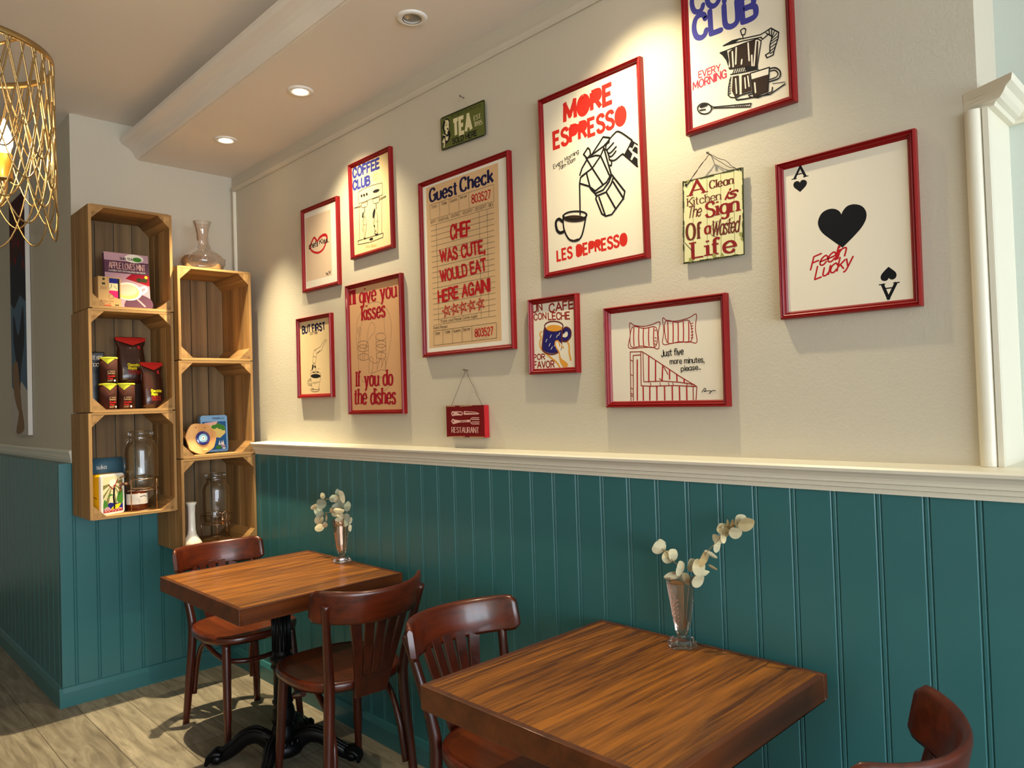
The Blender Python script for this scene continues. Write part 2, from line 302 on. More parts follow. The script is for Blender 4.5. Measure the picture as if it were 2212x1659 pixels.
for ax, w, ba in (('X', .03, 'Y'), ('Y', .1, 'X'), ('Z', .0752, 'X')):
    wood('crate_'+ax, lin(112,76,36), lin(188,144,86), ax, 44, .7, bump=.3, contrast=(.3, .66), board=w, baxis=ba)
wood('crate_back', lin(100,76,48), lin(164,130,86), 'Z', 26, .75, bump=.3, contrast=(.32, .68), board=.0925, baxis='Y')  # back slats, a darker brown than the outer boards
wood('table_wood', lin(86,43,8), lin(182,110,30), 'Y', 95, .38, coat=.12, board=.172, baxis='X', contrast=(.36, .62), stretch=.04, bump=.03, broad=.3)
wood('table_edge', lin(66,29,10), lin(118,60,22), 'Y', 30, .32, coat=.3, bump=.05)  # darker than the top: the shade on the sides is put into this colour
wood('chair_Z', lin(36,9,4), lin(88,30,11), 'Z', 60, .32, coat=.25, bump=.03)
wood('chair_Y', lin(46,12,4), lin(112,42,14), 'Y', 46, .3, coat=.3, bump=.03)
wood('chair_seat', lin(50,17,6), lin(116,52,18), 'X', 34, .28, coat=.5, bump=.04, stretch=.12)
plain('iron', (.006,.006,.007,1), .35, .6, bump=.3, bscale=60)
plain('red_frame', lin(134,13,16), .36, coat=.08, spec=.3)
plain('gold_wire', lin(178,148,98), .34, 1)
plain('copper_wire', lin(186,146,118), .25, 1)
plain('chrome', lin(210,200,190), .15, 1)
plain('white_metal', lin(236,232,224), .3)
plain('black_metal', lin(24,22,22), .35)
plain('lamp_lit', (1,.9,.7,1), .5, emit=(1,.82,.55,1), estr=LENS)
plain('lamp_off', lin(150,150,145), .12, .7)
plain('bulb_lit', (1,.9,.7,1), .4, emit=(1,.74,.42,1), estr=BULB)
plain('candle_gold', lin(214,160,60), .35, .6)
plain('porcelain', lin(238,232,220), .18, coat=.4)
plain('string_dark', lin(70,52,36), .8); plain('string_pale', lin(205,190,165), .8)
plain('nail', lin(120,110,100), .4, .9)
thin_glass('glass', (.95,.96,.94,1), ior=1.42, base=.03); thin_glass('glass_pink', (.99,.89,.83,1), ior=1.38, base=.06); thin_glass('glass_carafe', (.98,.90,.86,1), base=.05)
plain('honey', lin(96,30,10), .15, coat=.5)
plain('leaf_dry', lin(206,196,158), .7, var=.14, vscale=25); plain('leaf_grey', lin(150,158,138), .7, var=.14, vscale=25); plain('leaf_tan', lin(168,148,104), .7, var=.14, vscale=25); plain('stem', lin(150,130,96), .7)
INK = dict(black=(22,20,22), navy=(28,26,66), blue=(48,52,134), blue2=(66,66,150), red=(186,24,32), red2=(206,44,34), crimson=(158,16,36), pinkred=(190,58,82), orange=(226,158,60), brown=(104,44,34), brownred=(136,30,32), rust=(150,42,34), stripe=(176,34,40), beige=(226,200,172), kraft=(222,184,138), paper=(238,228,212), dark=(52,36,28), grey=(140,112,84), ink=(16,18,24), cream=(228,216,170), olive=(132,124,72), moss=(58,60,30), moss2=(150,150,84), pink=(226,180,168), deepred=(112,12,16), tanwood=(196,150,104), mug=(36,32,104),
  teagreen=(98,104,48), signcream=(226,220,170), white=(240,232,218), tan=(232,204,156), kraft2=(212,164,120), offwhite=(236,226,206), purple=(92,58,76), mauve=(190,150,160), green=(70,130,50), yellow=(240,214,30), yellow2=(226,176,20), cardboard=(196,160,108), bluepack=(70,112,130), skyblue=(120,168,214), sea=(38,92,150), chocolate=(58,26,18), chocred=(196,40,30), blackpack=(26,24,26), cobalt=(30,34,120), magenta=(214,40,110), sand=(230,204,120), gold=(190,150,80), canvas=(196,188,176), paintblue=(86,112,134), paintdark=(46,48,58), paintred=(110,40,38), paintplum=(70,34,36), whitepaint=(228,222,214), ltblue=(150,200,226), lime=(214,214,60), terracotta=(190,80,52))
for k, c in INK.items(): plain('ink_'+k, lin(*c), .75, spec=.2)
for k in ('chocolate', 'blackpack'): plain('foil_'+k, lin(*INK[k]), .25, bump=.6, bscale=26, coat=.3)
plain('foil_blue', lin(*INK['bluepack']), .5); plain('tin_yellow', lin(*INK['yellow2']), .35); plain('tin_white', lin(232,226,216), .3); plain('tin_blue', lin(*INK['skyblue']), .3)
wood('plaque_wood', lin(176,112,56), lin(232,184,120), 'Z', 16, .6, bump=.2); plain('bead_blue', lin(24,24,120), .08, coat=1); plain('bead_light', lin(140,196,226), .1, coat=1)

# ------------------------------------------------------------ the room
YW, YP, XB = 1.84, 1.775, -4.17
b = MB(); b.box((-7.6, -3.1, -.06), (4.9, 2.2, 0), 'floor_planks'); struct(b, 'floor')
b = MB(); b.box((-7.6, -3.1, 2.94), (4.9, 2.2, 3.0), 'ceiling_paint'); struct(b, 'ceiling')
b = MB(); b.box((-4.26, YW, 0), (-.42, 2.012, 2.94), 'plaster'); b.box((-.42, YW, 0), (-.40, 2.012, 2.03), 'white_paint'); struct(b, 'wall_right')
b = MB(); b.box((-.5, 2.012, 0), (4.8, 2.16, 2.94), 'plaster_grey'); struct(b, 'wall_alcove')
b = MB(); b.box((-4.26, 1.012, 0), (XB, YW, 2.94), 'plaster'); struct(b, 'wall_back')
b = MB(); b.box((-7.6, 1.012, 0), (-4.26, 1.10, 2.94), 'plaster'); b.box((-4.26, 1.011, 0), (XB, 1.012, 2.94), 'plaster'); struct(b, 'wall_left')
b = MB(); b.box((-7.6, -3.1, 0), (-7.5, 1.1, 2.94), 'plaster'); struct(b, 'wall_far')
b = MB(); b.box((-7.6, -3.1, 0), (4.8, -3.0, 2.94), 'plaster'); struct(b, 'wall_near')
WX = 4.6; W0, W1, Z0, Z1 = -2.8, 1.75, .35, 2.7
b = MB()
for a, c in (((WX, -3.0, 0), (WX+.12, 2.012, Z0)), ((WX, -3.0, Z1), (WX+.12, 2.012, 2.94)), ((WX, -3.0, Z0), (WX+.12, W0, Z1)), ((WX, W1, Z0), (WX+.12, 2.012, Z1))): b.box(a, c, 'plaster')
struct(b, 'wall_front')
b = MB()
for y in (W0, -1.3, .22, W1-.06): b.box((WX+.02, y, Z0), (WX+.09, y+.06, Z1), 'white_paint')
for z in (Z0, 2.1, Z1-.06): b.box((WX+.02, W0, z), (WX+.09, W1, z+.06), 'white_paint')
struct(b, 'window_1')
arealight('daylight_portal', (WX+.1, (W0+W1)/2, (Z0+Z1)/2), (0, PI/2, 0), Z1-Z0, W1-W0, 1, (1,1,1), True)
# lowered soffit with a moulded edge
b = MB(); b.box((-4.17, 1.335, 2.765), (WX, YW, 2.94), 'ceiling_paint'); b.box((-.42, YW, 2.765), (WX, 2.012, 2.94), 'ceiling_paint'); struct(b, 'ceiling_soffit')
pr = [(1.335, 2.768), (1.325, 2.767), (1.318, 2.776), (1.312, 2.79), (1.302, 2.805), (1.286, 2.819), (1.268, 2.829), (1.252, 2.836), (1.244, 2.846), (1.243, 2.862), (1.252, 2.868), (1.335, 2.90)]
b = MB(); b.prism(pr, -4.169, WX, 'X', 'ceiling_paint'); struct(b, 'trim_cornice')
def moulding(path, prof, mat, name, taper=False):
    """Profile (d out from the wall, z) swept along a plan path with mitred corners; the room lies to the right of the path."""
    P = [Vector((p[0], p[1])) for p in path]; rows = []
    for i, p in enumerate(P):
        d0 = (P[i]-P[i-1]).normalized() if i else (P[1]-P[0]).normalized(); d1 = (P[i+1]-P[i]).normalized() if i < len(P)-1 else d0
        n0 = Vector((d0.y, -d0.x)); n1 = Vector((d1.y, -d1.x)); n = (n0+n1); n = n/n.length; n = n/max(.3, n.dot(n0))
        if taper and i == 0: n = n*.02
        rows.append([(p.x+n.x*d, p.y+n.y*d, z) for d, z in prof])
    b = MB(); n = len(prof); vs = [q for r in rows for q in r]; m = len(rows)
    b.add(vs, [(i*n+j, (i+1)*n+j, (i+1)*n+(j+1) % n, i*n+(j+1) % n) for i in range(m-1) for j in range(n)], mat)
    b.add(vs, [tuple(range(n)), tuple((m-1)*n+k for k in range(n))], mat)
    return struct(b, name)
rail = [(0, 1.181), (.072, 1.181), (.072, 1.192), (.078, 1.194), (.078, 1.204), (.084, 1.206), (.084, 1.212), (.086, 1.218), (.092, 1.226), (.098, 1.231), (.099, 1.238), (.094, 1.243), (0, 1.246)]
moulding([(-3.795, YW), (-.40, YW), (-.40, 2.012), (WX, 2.012)], rail, 'white_paint', 'trim_chair_rail')
moulding([(-7.5, 1.012), (-4.18, 1.012)], [(d*.28, z) for d, z in rail], 'white_paint', 'trim_chair_rail_left')
cap = [(0, 2.012), (.012, 2.012), (.016, 2.018), (.026, 2.021), (.034, 2.028), (.04, 2.037), (.052, 2.043), (.055, 2.056), (0, 2.056)]
moulding([(-.447, YW), (-.40, YW), (-.40, 2.012), (WX, 2.012)], cap, 'white_paint', 'trim_cap', True)
pic = [(0, 2.672), (.008, 2.672), (.014, 2.68), (.018, 2.69), (.016, 2.698), (.006, 2.702), (0, 2.702)]
moulding([(-4.14, YW), (-.42, YW)], pic, 'plaster', 'trim_picture_rail')
b = MB(); b.lathe([(.018, 1.246), (.018, 2.014)], 'white_paint', 16, (-.429, YW, 0)); b.box((-.411, 1.829, 1.246), (-.40, 1.841, 2.014), 'white_paint'); struct(b, 'trim_bead')
b = MB(); b.prism([(-4.14, YW), (-4.14, YW-.008), (-4.134, YW-.014), (-4.122, YW-.014), (-4.116, YW-.006), (-4.116, YW)], 1.246, 2.672, 'Z', 'white_paint'); struct(b, 'trim_corner')
# tongue-and-groove panelling
def grooved(a0, a1, g0, pitch, face, back, sign, axis, name, ztop=1.181):
    """Boards along AXIS between a0 and a1; FACE is the visible plane, SIGN the way it looks."""
    pts = [(a0, back), (a0, face)]; k = math.ceil((a0-g0+.02)/pitch); dp = .0035*sign
    while g0+k*pitch < a1-.02:
        g = g0+k*pitch
        pts += [(g-.0092, face), (g-.0060, face-dp), (g-.0052, face-dp), (g-.0038, face-dp*.15), (g+.0022, face-dp*.15), (g+.0050, face-dp), (g+.0060, face-dp), (g+.0072, face)]; k += 1
    pts += [(a1, face), (a1, back)]
    if axis == 'Y': pts = [(q, p) for p, q in pts]
    b = MB(); b.prism(pts, 0, ztop, 'Z', 'teal_paint'); struct(b, name)
grooved(-4.158, WX, -.537, .1006, YP, YW-.001, -1, 'X', 'wall_right_panelling')
grooved(.932, YP, .996, .1028, -4.158, XB+.001, 1, 'Y', 'wall_back_panelling')
grooved(-7.5, -4.1645, -4.2, .1006, .932, 1.011, -1, 'X', 'wall_left_panelling')
b = MB(); b.box((-.399, YP+.003, 1.12), (WX, 2.012, 1.1815), 'white_paint'); struct(b, 'trim_sill')
base = lambda s: [(0, 0), (s, 0), (s, .070), (s*.55, .092), (0, .095)]
b = MB(); b.prism([(YP-d, z) for d, z in base(.0165)], -4.143, WX, 'X', 'teal_paint'); struct(b, 'baseboard_right')
b = MB(); b.prism([(-4.158+d, z) for d, z in base(.0145)], .917, YP, 'Y', 'teal_paint'); struct(b, 'baseboard_back')
b = MB(); b.prism([(.932-d, z) for d, z in base(.0155)], -7.5, -4.1436, 'X', 'teal_paint'); struct(b, 'baseboard_left')

# ------------------------------------------------------------ lamps
def downlight(x, lit, label, tilt=0.0, cone=104, k=1.0):
    t = thing('downlight', label, 'ceiling light', (x, 1.558, 2.765), group=None)
    b = MB(); b.lathe([(.030, -.001), (.033, -.006), (.048, -.007), (.053, -.004), (.054, 0)], 'white_metal', 32); b.build('bezel', t)
    if lit:
        b = MB(); b.lathe([(.0001, -.0035), (.022, -.0035), (.030, -.002)], 'lamp_lit', 24); b.build('lamp', t)
        l = bpy.data.lights.new('spot', 'SPOT'); l.energy = SPOT*k; l.color = (1, .86, .55); l.spot_size = math.radians(cone); l.spot_blend = 1.0; l.shadow_soft_size = .018
        o = bpy.data.objects.new('downlight_beam', l); COL.objects.link(o); o.parent = t; o.location = (0, 0, -.03); o.rotation_euler = (tilt, 0, 0)
    else:
        b = MB(); b.lathe([(.030, -.001), (.027, .000), (.022, -.003), (.012, -.0055), (.0001, -.0062)], 'lamp_off', 24); b.build('lamp', t)
        b = MB(); b.lathe([(.0305, -.0062), (.033, -.0068)], 'black_metal', 24); b.build('gasket', t)
    return t
downlight(-3.585, True, 'lit downlight in the soffit nearest the crates and back wall', -.13, 72, 2.1)
downlight(-2.83, True, 'lit downlight in the soffit, second from the back wall', .14, 100, .44)
downlight(-2.04, False, 'unlit downlight with a white rim and glassy lens in the soffit')
downlight(-1.27, True, 'lit downlight in the soffit above the larger near table', .14, 100, .44)

def pendant(c, R, H):
    t = thing('pendant_lamp', 'gold wire cage pendant lamp with glowing candle bulbs hanging near the left wall', 'pendant lamp', c)
    b = MB()
    b.lathe([(R, 0), (R+.004, 0), (R+.004, .016), (R, .016), (R, 0)], 'gold_wire', 64)
    b.build('top_ring', t)
    b = MB()
    for k in range(3):
        a = .5+k*2*PI/3; b.tube([(0, 0, .006), (R*math.cos(a), R*math.sin(a), .006)], .004, 'gold_wire', 6)
    b.build('spoke_frame', t)
    b = MB(); e = .22
    for row, (half, dep, bulge) in enumerate(((.36, .20, 0), (.46, .265, .002), (.56, .325, .003), (.66, .38, .004), (.74, .43, .003))):
        for k in range(12):
            ph = 2*PI*(k+row*.5)/12; P = []
            for i in range(27):
                u = -1+2*i/26; f = (math.sqrt(1+e)-math.sqrt(u*u+e))/(math.sqrt(1+e)-math.sqrt(e)); f = f*(1+.10*math.sin(PI*f)); r = R+.002+bulge*f*f
                a = ph+half*u; P.append((r*math.cos(a), r*math.sin(a), .008-dep*f))
            b.tube(P, .0021, 'gold_wire', 5, caps=False)
    b.build('wire_cage', t)
    b = MB(); b.tube([(0, 0, .006), (0, 0, -.325)], .007, 'gold_wire', 8); b.lathe([(.0001, -.36), (.014, -.35), (.018, -.335), (.010, -.322), (.0001, -.32)], 'gold_wire', 16); b.build('stem', t)
    b = MB(); b.tube([(0, 0, .006), (0, 0, 2.925-c[2])], .003, 'black_metal', 6); b.build('cord', t)
    b = MB(); b.lathe([(.0001, 0), (.05, 0), (.05, -.02), (.02, -.035), (.0001, -.035)], 'gold_wire', 24, (0, 0, 2.94-c[2])); b.build('ceiling_rose', t)
    for k in range(3):
        a = 1.75+k*2*PI/3; cx, cy = .092*math.cos(a), .092*math.sin(a); ca, sa = math.cos(a), math.sin(a)
        b = MB(); b.tube(spline([(0, 0, -.33), (.04*ca, .04*sa, -.352), (.078*ca, .078*sa, -.345), (cx, cy, -.305), (cx, cy, -.275)], 5), .005, 'gold_wire', 8)
        b.lathe([(.0001, -.281), (.017, -.28), (.019, -.277), (.017, -.274), (.0001, -.274)], 'gold_wire', 14, (cx, cy, 0)); arm = b.build('arm', t)
        b = MB(); b.lathe([(.0165, -.276), (.0165, -.216), (.0001, -.216)], 'candle_gold', 16, (cx, cy, 0)); b.build('candle_sleeve', arm)
        b = MB(); b.lathe([(.0001, -.214), (.009, -.212), (.0170, -.194), (.0180, -.182), (.0130, -.160), (.0065, -.144), (.0015, -.128), (.0001, -.126)], 'bulb_lit', 16, (cx, cy, 0)); b.build('bulb', arm)
pendant((-2.158, .293, 2.289), .19, .4)

# ------------------------------------------------------------ framed prints and signs
ART = {
 'chefs': [-3.1694,2.1931,0.3371,0.4131,-0.0043,0.022,[['F','beige',0,[-1413,1614,989,1590,979,-1538,-1419,-1524]],['S','red',108,1,[-1010,80,-958,203,-800,374,-598,519,-441,426,-287,301,-90,429,228,502,476,480,594,356,520,113,259,-164,-92,-268,-410,-249,-759,-127,-1010,80]],['F','red',1,[-90,429,168,545,448,537,658,409,655,233,502,373,224,422,-62,359]],['T','chefs','black','hand',2.0,[-1111,47,-254,67,-1098,309]],['T','Kiss.','black','hand',2.0,[-74,112,746,80,-89,332]],['S','black',37,0,[419,-1347,660,-1477]],['S','black',37,0,[476,-1467,634,-1362]],['S','black',37,0,[698,-1307,845,-1433]],['S','black',29,0,[704,-1436,882,-1302]]]],
 'coffeesmall': [-2.7308,2.2991,0.3244,0.4335,0.0043,0.022,[['T','COFFEE','blue','round',3.0,[-1358,1543,696,1478,-1355,1945]],['T','CLUB','blue','round',3.0,[-1376,996,-59,924,-1368,1373]],['T','Hotel','orange','hand',0.9,[154,1156,496,1205,156,1289]],['T','Daily','orange','hand',0.9,[222,990,543,1011,223,1116]],['T','Stay Busy','orange','hand',0.9,[-527,-1815,328,-1866,-527,-1697]],['S','black',21,0,[-962,269,-976,784,-411,849,243,835,903,767,915,250,-962,269]],['F','black',1,[-639,554,-646,529,-663,511,-687,502,-715,503,-743,514,-765,534,-780,560,-784,587,-777,611,-760,629,-736,638,-708,637,-680,626,-658,606,-643,581]],['F','black',1,[-434,537,-441,513,-458,495,-482,486,-509,487,-537,498,-559,518,-573,543,-578,570,-571,594,-554,613,-530,622,-502,620,-475,609,-452,589,-438,564]],['F','black',1,[-224,533,-231,509,-247,491,-271,482,-299,483,-326,494,-348,514,-362,539,-366,566,-359,590,-343,608,-319,617,-291,616,-264,605,-242,585,-228,560]],['F','black',1,[695,508,674,482,618,462,535,451,437,452,340,463,258,483,203,510,185,539,206,565,263,585,347,596,445,595,542,584,623,563,677,537]],['S','black',18,0,[-919,260,-972,-1370]],['S','black',17,0,[858,247,769,-1382]],['S','black',22,0,[-762,218,-744,86,-686,32,-367,4,-286,54,-253,221,-762,218]],['S','black',22,0,[-769,91,-1342,139,-1247,160,-766,141]],['S','black',21,0,[151,231,172,87,227,15,602,-24,652,47,673,213,151,231]],['S','black',21,0,[665,70,1121,99,1152,138,668,135]],['S','black',39,0,[-518,3,-512,-218]],['S','black',38,0,[411,-32,416,-264]],['F','black',0,[-648,-155,-732,-358,-711,-413,-614,-416,-579,-220]],['S','black',17,1,[-590,-201,-630,-379,-697,-500,-705,-972,-658,-998]],['S','black',17,1,[-529,-416,-416,-558,-389,-731,-530,-1310]],['S','black',17,0,[-602,-418,-602,-756,-621,-1326]],['S','black',13,0,[-651,-763,-410,-777]],['S','black',17,0,[-573,-222,-481,-426,-631,-395]],['F','black',0,[-664,-1335,-596,-1409,-403,-1407,-531,-1336]],['F','black',1,[303,-200,149,-340,107,-564,193,-608,318,-343]],['S','black',17,1,[326,-311,254,-561,184,-879,229,-1020,241,-1321]],['S','black',17,1,[408,-411,499,-645,468,-902,470,-1397]],['S','black',13,0,[270,-797,479,-806]],['F','black',1,[272,-979,267,-999,256,-1014,241,-1022,223,-1023,205,-1015,191,-1001,182,-982,179,-961,184,-941,195,-926,211,-918,228,-918,246,-925,260,-939,269,-958]],['S','black',21,0,[213,-1316,308,-1168,443,-1359,213,-1316]],['F','black',0,[240,-1354,323,-1429,514,-1422,425,-1362]],['S','black',21,0,[-1114,-1378,870,-1401,832,-1580,-128,-1612,-1112,-1549,-1114,-1378]],['F','black',1,[97,-1499,85,-1520,52,-1537,4,-1547,-53,-1549,-109,-1542,-157,-1528,-188,-1508,-198,-1486,-185,-1465,-152,-1448,-104,-1438,-47,-1436,9,-1443,56,-1457,87,-1477]]]],
 'butfirst': [-3.2489,1.6649,0.327,0.3988,-0.0078,0.024,[['T','BUT','navy','sans',2.6,[-1201,1225,-403,1240,-1214,1575]],['T','FIRST','navy','sans',2.6,[-191,1242,1015,1239,-231,1580]],['T','coffee','black','hand',1.5,[-454,1100,266,1107,-447,1269]],['S','black',18,1,[-237,-279,-196,-1,-128,276,12,337,509,457,676,584,897,733,1110,758]],['S','black',18,1,[103,-102,151,119,609,284,750,441,946,633,1134,702]],['S','black',18,1,[151,119,118,232,23,327]],['S','black',18,1,[197,172,502,291]],['S','black',18,1,[-195,33,79,-17]],['S','black',18,1,[-237,-279,-27,-304,103,-102]],['S','black',18,1,[-165,-283,-103,-398,17,-795,70,-839,69,-616,11,-306]],['F','black',0,[-268,-348,-352,-611,-393,-665,-292,-647,-146,-480,-185,-366]],['F','black',0,[-87,-399,43,-461,55,-551,-108,-510]],['F','black',0,[216,-622,356,-554,299,-612]],['F','black',0,[-503,-604,-434,-686,-490,-684]],['F','black',0,[-286,-754,-200,-702,-64,-763,-93,-790]],['F','black',0,[128,-772,251,-707,335,-766,181,-802]],['S','black',18,1,[530,-899,488,-956,375,-1001,206,-1027,6,-1032,-194,-1013,-364,-973,-476,-918,-514,-857,-471,-800,-354,-754,-181,-728,20,-725,218,-745,384,-785,493,-839,530,-899]],['F','black',1,[468,-952,432,-987,332,-1013,183,-1028,6,-1029,-171,-1015,-321,-989,-421,-954,-455,-916,-418,-881,-315,-854,-163,-839,15,-839,190,-854,338,-880,435,-915]],['S','black',18,0,[-491,-971,-421,-1283,-340,-1595,254,-1604,438,-1144,512,-926]],['S','black',18,1,[-466,-1034,-752,-1131,-803,-1243,-706,-1359,-387,-1402]],['S','black',18,1,[-413,-1109,-612,-1164,-701,-1246,-591,-1306,-383,-1313]],['S','black',18,1,[-171,-1543,-462,-1564,-493,-1633,-134,-1698,252,-1665,364,-1585,257,-1549]],['S','black',14,0,[-334,-1202,-283,-1302,-196,-1220,-145,-1320,-57,-1211,21,-1311,108,-1211,187,-1289,272,-1208,335,-1252]]]],
 'kisses': [-2.7319,1.6749,0.4267,0.5886,-0.0012,0.024,[['S','grey',21,1,[-1307,-1064,-1356,-521,-1438,109,-1445,735,-1303,1305,-908,1678,-453,1915,198,1953,749,1737,1204,1212,1270,498,986,-465,682,-1042]],['S','grey',21,1,[-1407,-19,-1181,712,-972,1148,-459,1793]],['S','grey',21,1,[707,1582,753,1100,774,541]],['S','grey',21,1,[-926,-176,-649,173,-513,694,-276,1080,21,970,-9,650,-457,363,-776,-146]],['S','grey',21,1,[-1319,973,-1332,725,-1174,545,-1186,-138]],['S','grey',21,1,[-1056,949,-1069,702,-1174,545]],['S','grey',22,1,[-1234,1007,-1235,696]],['S','grey',21,1,[-1144,999,-1167,690]],['S','grey',22,1,[-1336,184,-1314,-441]],['S','grey',21,1,[-482,140,-516,-531]],['S','grey',21,1,[109,438,101,-448]],['S','grey',21,1,[855,375,799,-1048]],['S','grey',21,1,[115,-449,123,-1013]],['S','grey',21,1,[-499,-491,-147,-695,282,-660,507,-354,591,-81]],['S','grey',20,1,[-387,-1170,333,-1044,749,-1085,947,-1253,1030,-1651,709,-1916,358,-1965]],['S','grey',21,1,[-517,-1143,-465,-534,-278,-424,-156,-594,-274,-1074,-387,-1170]],['S','grey',21,1,[160,-975,319,-622,428,-549,492,-673,478,-951]],['S','grey',21,1,[517,-874,633,-641,738,-608,761,-847]],['S','grey',21,1,[106,-1354,804,-1365,932,-1568]],['S','grey',21,1,[-1116,-246,-1130,-535]],['S','grey',21,1,[-967,-256,-980,-523]],['S','grey',21,1,[-817,-225,-831,-512]],['S','grey',21,1,[-1119,-1362,-991,-1491,-768,-1480]],['S','grey',22,1,[-482,140,-518,80,-612,34,-752,9,-916,8,-1081,33,-1220,79,-1312,140,-1342,206,-1306,266,-1208,313,-1066,337,-900,337,-737,311,-601,265,-511,205,-482,140]],['S','grey',22,1,[-490,-23,-525,-79,-620,-123,-760,-147,-924,-148,-1089,-124,-1228,-81,-1320,-23,-1351,40,-1314,98,-1217,142,-1074,165,-909,164,-745,140,-609,96,-520,39,-490,-23]],['S','grey',22,1,[-495,-410,-528,-467,-618,-512,-751,-538,-906,-540,-1062,-519,-1194,-477,-1281,-420,-1310,-358,-1275,-300,-1183,-255,-1048,-230,-891,-228,-736,-251,-607,-293,-523,-349,-495,-410]],['S','grey',21,1,[855,375,824,317,739,273,614,248,467,248,320,272,196,317,115,376,88,440,121,498,207,543,335,567,483,566,628,542,750,497,829,438,855,375]],['S','grey',21,1,[860,58,829,3,744,-40,620,-64,473,-64,326,-42,202,0,120,56,93,116,126,173,213,215,340,238,488,238,633,215,755,173,834,117,860,58]],['S','grey',21,1,[852,-108,821,-166,736,-212,611,-238,464,-240,317,-217,193,-174,112,-116,85,-52,118,7,205,53,332,78,480,79,625,56,747,12,826,-45,852,-108]],['S','grey',21,1,[816,-434,786,-487,706,-528,588,-552,449,-554,310,-535,193,-496,115,-444,90,-387,121,-334,203,-292,323,-269,463,-268,601,-288,716,-327,791,-378,816,-434]],['T',"I'll give you",'crimson','serif',2.1,[-1864,2048,1692,1999,-1862,2710]],['T','kisses','crimson','serif',2.2,[-944,1248,829,1251,-926,1920]],['T','If you do','crimson','serif',2.2,[-1543,-1678,1251,-1706,-1510,-1021]],['T','the dishes','crimson','serif',2.2,[-1735,-2474,1413,-2508,-1686,-1790]]]],
 'guest': [-2.1172,1.9564,0.5249,0.7055,-0.0044,0.022,[['F','kraft',0,[-2216,3261,2013,3232,1930,-3188,-2283,-3179]],['T','Guest','navy','didone',2.6,[-1985,2655,-321,2614,-1985,3153]],['T','Check','navy','didone',2.6,[-100,2646,1719,2609,-99,3137]],['S','black',13,0,[-1999,2526,1744,2504,1737,1892,-1994,1929,-1999,2526]],['S','black',14,0,[-1400,2517,-1391,1922]],['S','black',14,0,[-804,2508,-800,1928]],['S','black',14,0,[-217,2511,-202,1924]],['S','black',14,0,[368,2507,375,1918]],['T','Date','black','sans',1.2,[-1885,2371,-1582,2364,-1884,2480]],['T','Table','black','sans',1.2,[-1275,2367,-943,2358,-1274,2485]],['T','Guests','black','sans',1.2,[-738,2366,-298,2359,-742,2481]],['T','Server','black','sans',1.2,[-149,2368,274,2367,-153,2481]],['T','803527','red','sans',1.6,[541,2067,1563,2039,538,2373]],['T','APPT - SOUP/SAL - ENTREE - VEG/POT - DESSERT - BEV','black','sans',1.0,[-1974,1766,1719,1738,-1983,1879]],['S','black',11,0,[-1960,1688,1731,1679]],['S','black',11,0,[-1960,1479,1728,1472]],['S','black',11,0,[-1960,1270,1725,1264]],['S','black',11,0,[-1960,1061,1722,1056]],['S','black',11,0,[-1960,853,1719,848]],['S','black',11,0,[-1960,644,1716,640]],['S','black',11,0,[-1960,435,1713,432]],['S','black',11,0,[-1960,226,1710,224]],['S','black',11,0,[-1960,17,1707,17]],['S','black',11,0,[-1960,-191,1704,-191]],['S','black',11,0,[-1960,-400,1701,-399]],['S','black',11,0,[-1960,-609,1698,-607]],['S','black',11,0,[-1960,-818,1695,-815]],['S','black',11,0,[-1960,-1027,1692,-1023]],['S','black',11,0,[-1960,-1235,1689,-1231]],['S','black',11,0,[-1960,-1444,1686,-1438]],['S','black',11,0,[-1960,-1653,1683,-1646]],['S','black',11,0,[-1960,-1862,1680,-1854]],['S','black',11,0,[-1960,-2071,1677,-2062]],['S','black',11,0,[-1960,-2279,1674,-2270]],['S','black',11,0,[-1621,1685,-1627,-2269]],['S','black',11,0,[935,1654,886,-2276]],['S','black',11,0,[1369,1657,1308,-2266]],['T','CHEF','red','hand',2.2,[-738,935,403,911,-732,1448]],['T','WAS CUTE,','red','hand',2.2,[-1411,164,1178,123,-1440,603]],['T','WOULD EAT','red','hand',2.2,[-1423,-613,1230,-544,-1470,-194]],['T','HERE AGAIN!','red','hand',2.2,[-1597,-1389,1386,-1308,-1605,-961]],['S','red',32,0,[-1248,-2050,-1192,-1572,-910,-1956,-1387,-1778,-921,-1637,-1248,-2050]],['S','red',32,0,[-735,-2025,-681,-1553,-406,-1932,-871,-1757,-417,-1618,-735,-2025]],['S','red',31,0,[-249,-2010,-196,-1544,72,-1918,-382,-1745,62,-1608,-249,-2010]],['S','red',31,0,[250,-1992,302,-1533,563,-1902,121,-1731,553,-1596,250,-1992]],['S','red',30,0,[763,-1984,814,-1530,1068,-1895,638,-1725,1058,-1592,763,-1984]],['T','Thank you! Please Come Again','black','hand',1.1,[-1516,-2224,687,-2215,-1515,-2122]],['T','Guest Receipt','black','sans',1.2,[-1966,-2423,-1080,-2441,-1971,-2328]],['S','black',13,0,[-1948,-2517,1701,-2513,1695,-3079,-1960,-3085,-1948,-2517]],['S','black',14,0,[-1376,-2516,-1384,-3080]],['S','black',14,0,[-799,-2515,-803,-3084]],['S','black',14,0,[-218,-2513,-222,-3082]],['S','black',14,0,[359,-2518,350,-3083]],['T','Date','black','sans',1.2,[-1843,-2670,-1566,-2665,-1848,-2567]],['T','Table','black','sans',1.2,[-1254,-2677,-932,-2663,-1253,-2571]],['T','Guests','black','sans',1.2,[-734,-2672,-306,-2660,-738,-2569]],['T','Server','black','sans',1.2,[-155,-2668,261,-2656,-158,-2561]],['T','803527','red','sans',1.6,[526,-2940,1504,-2939,523,-2658]]]],
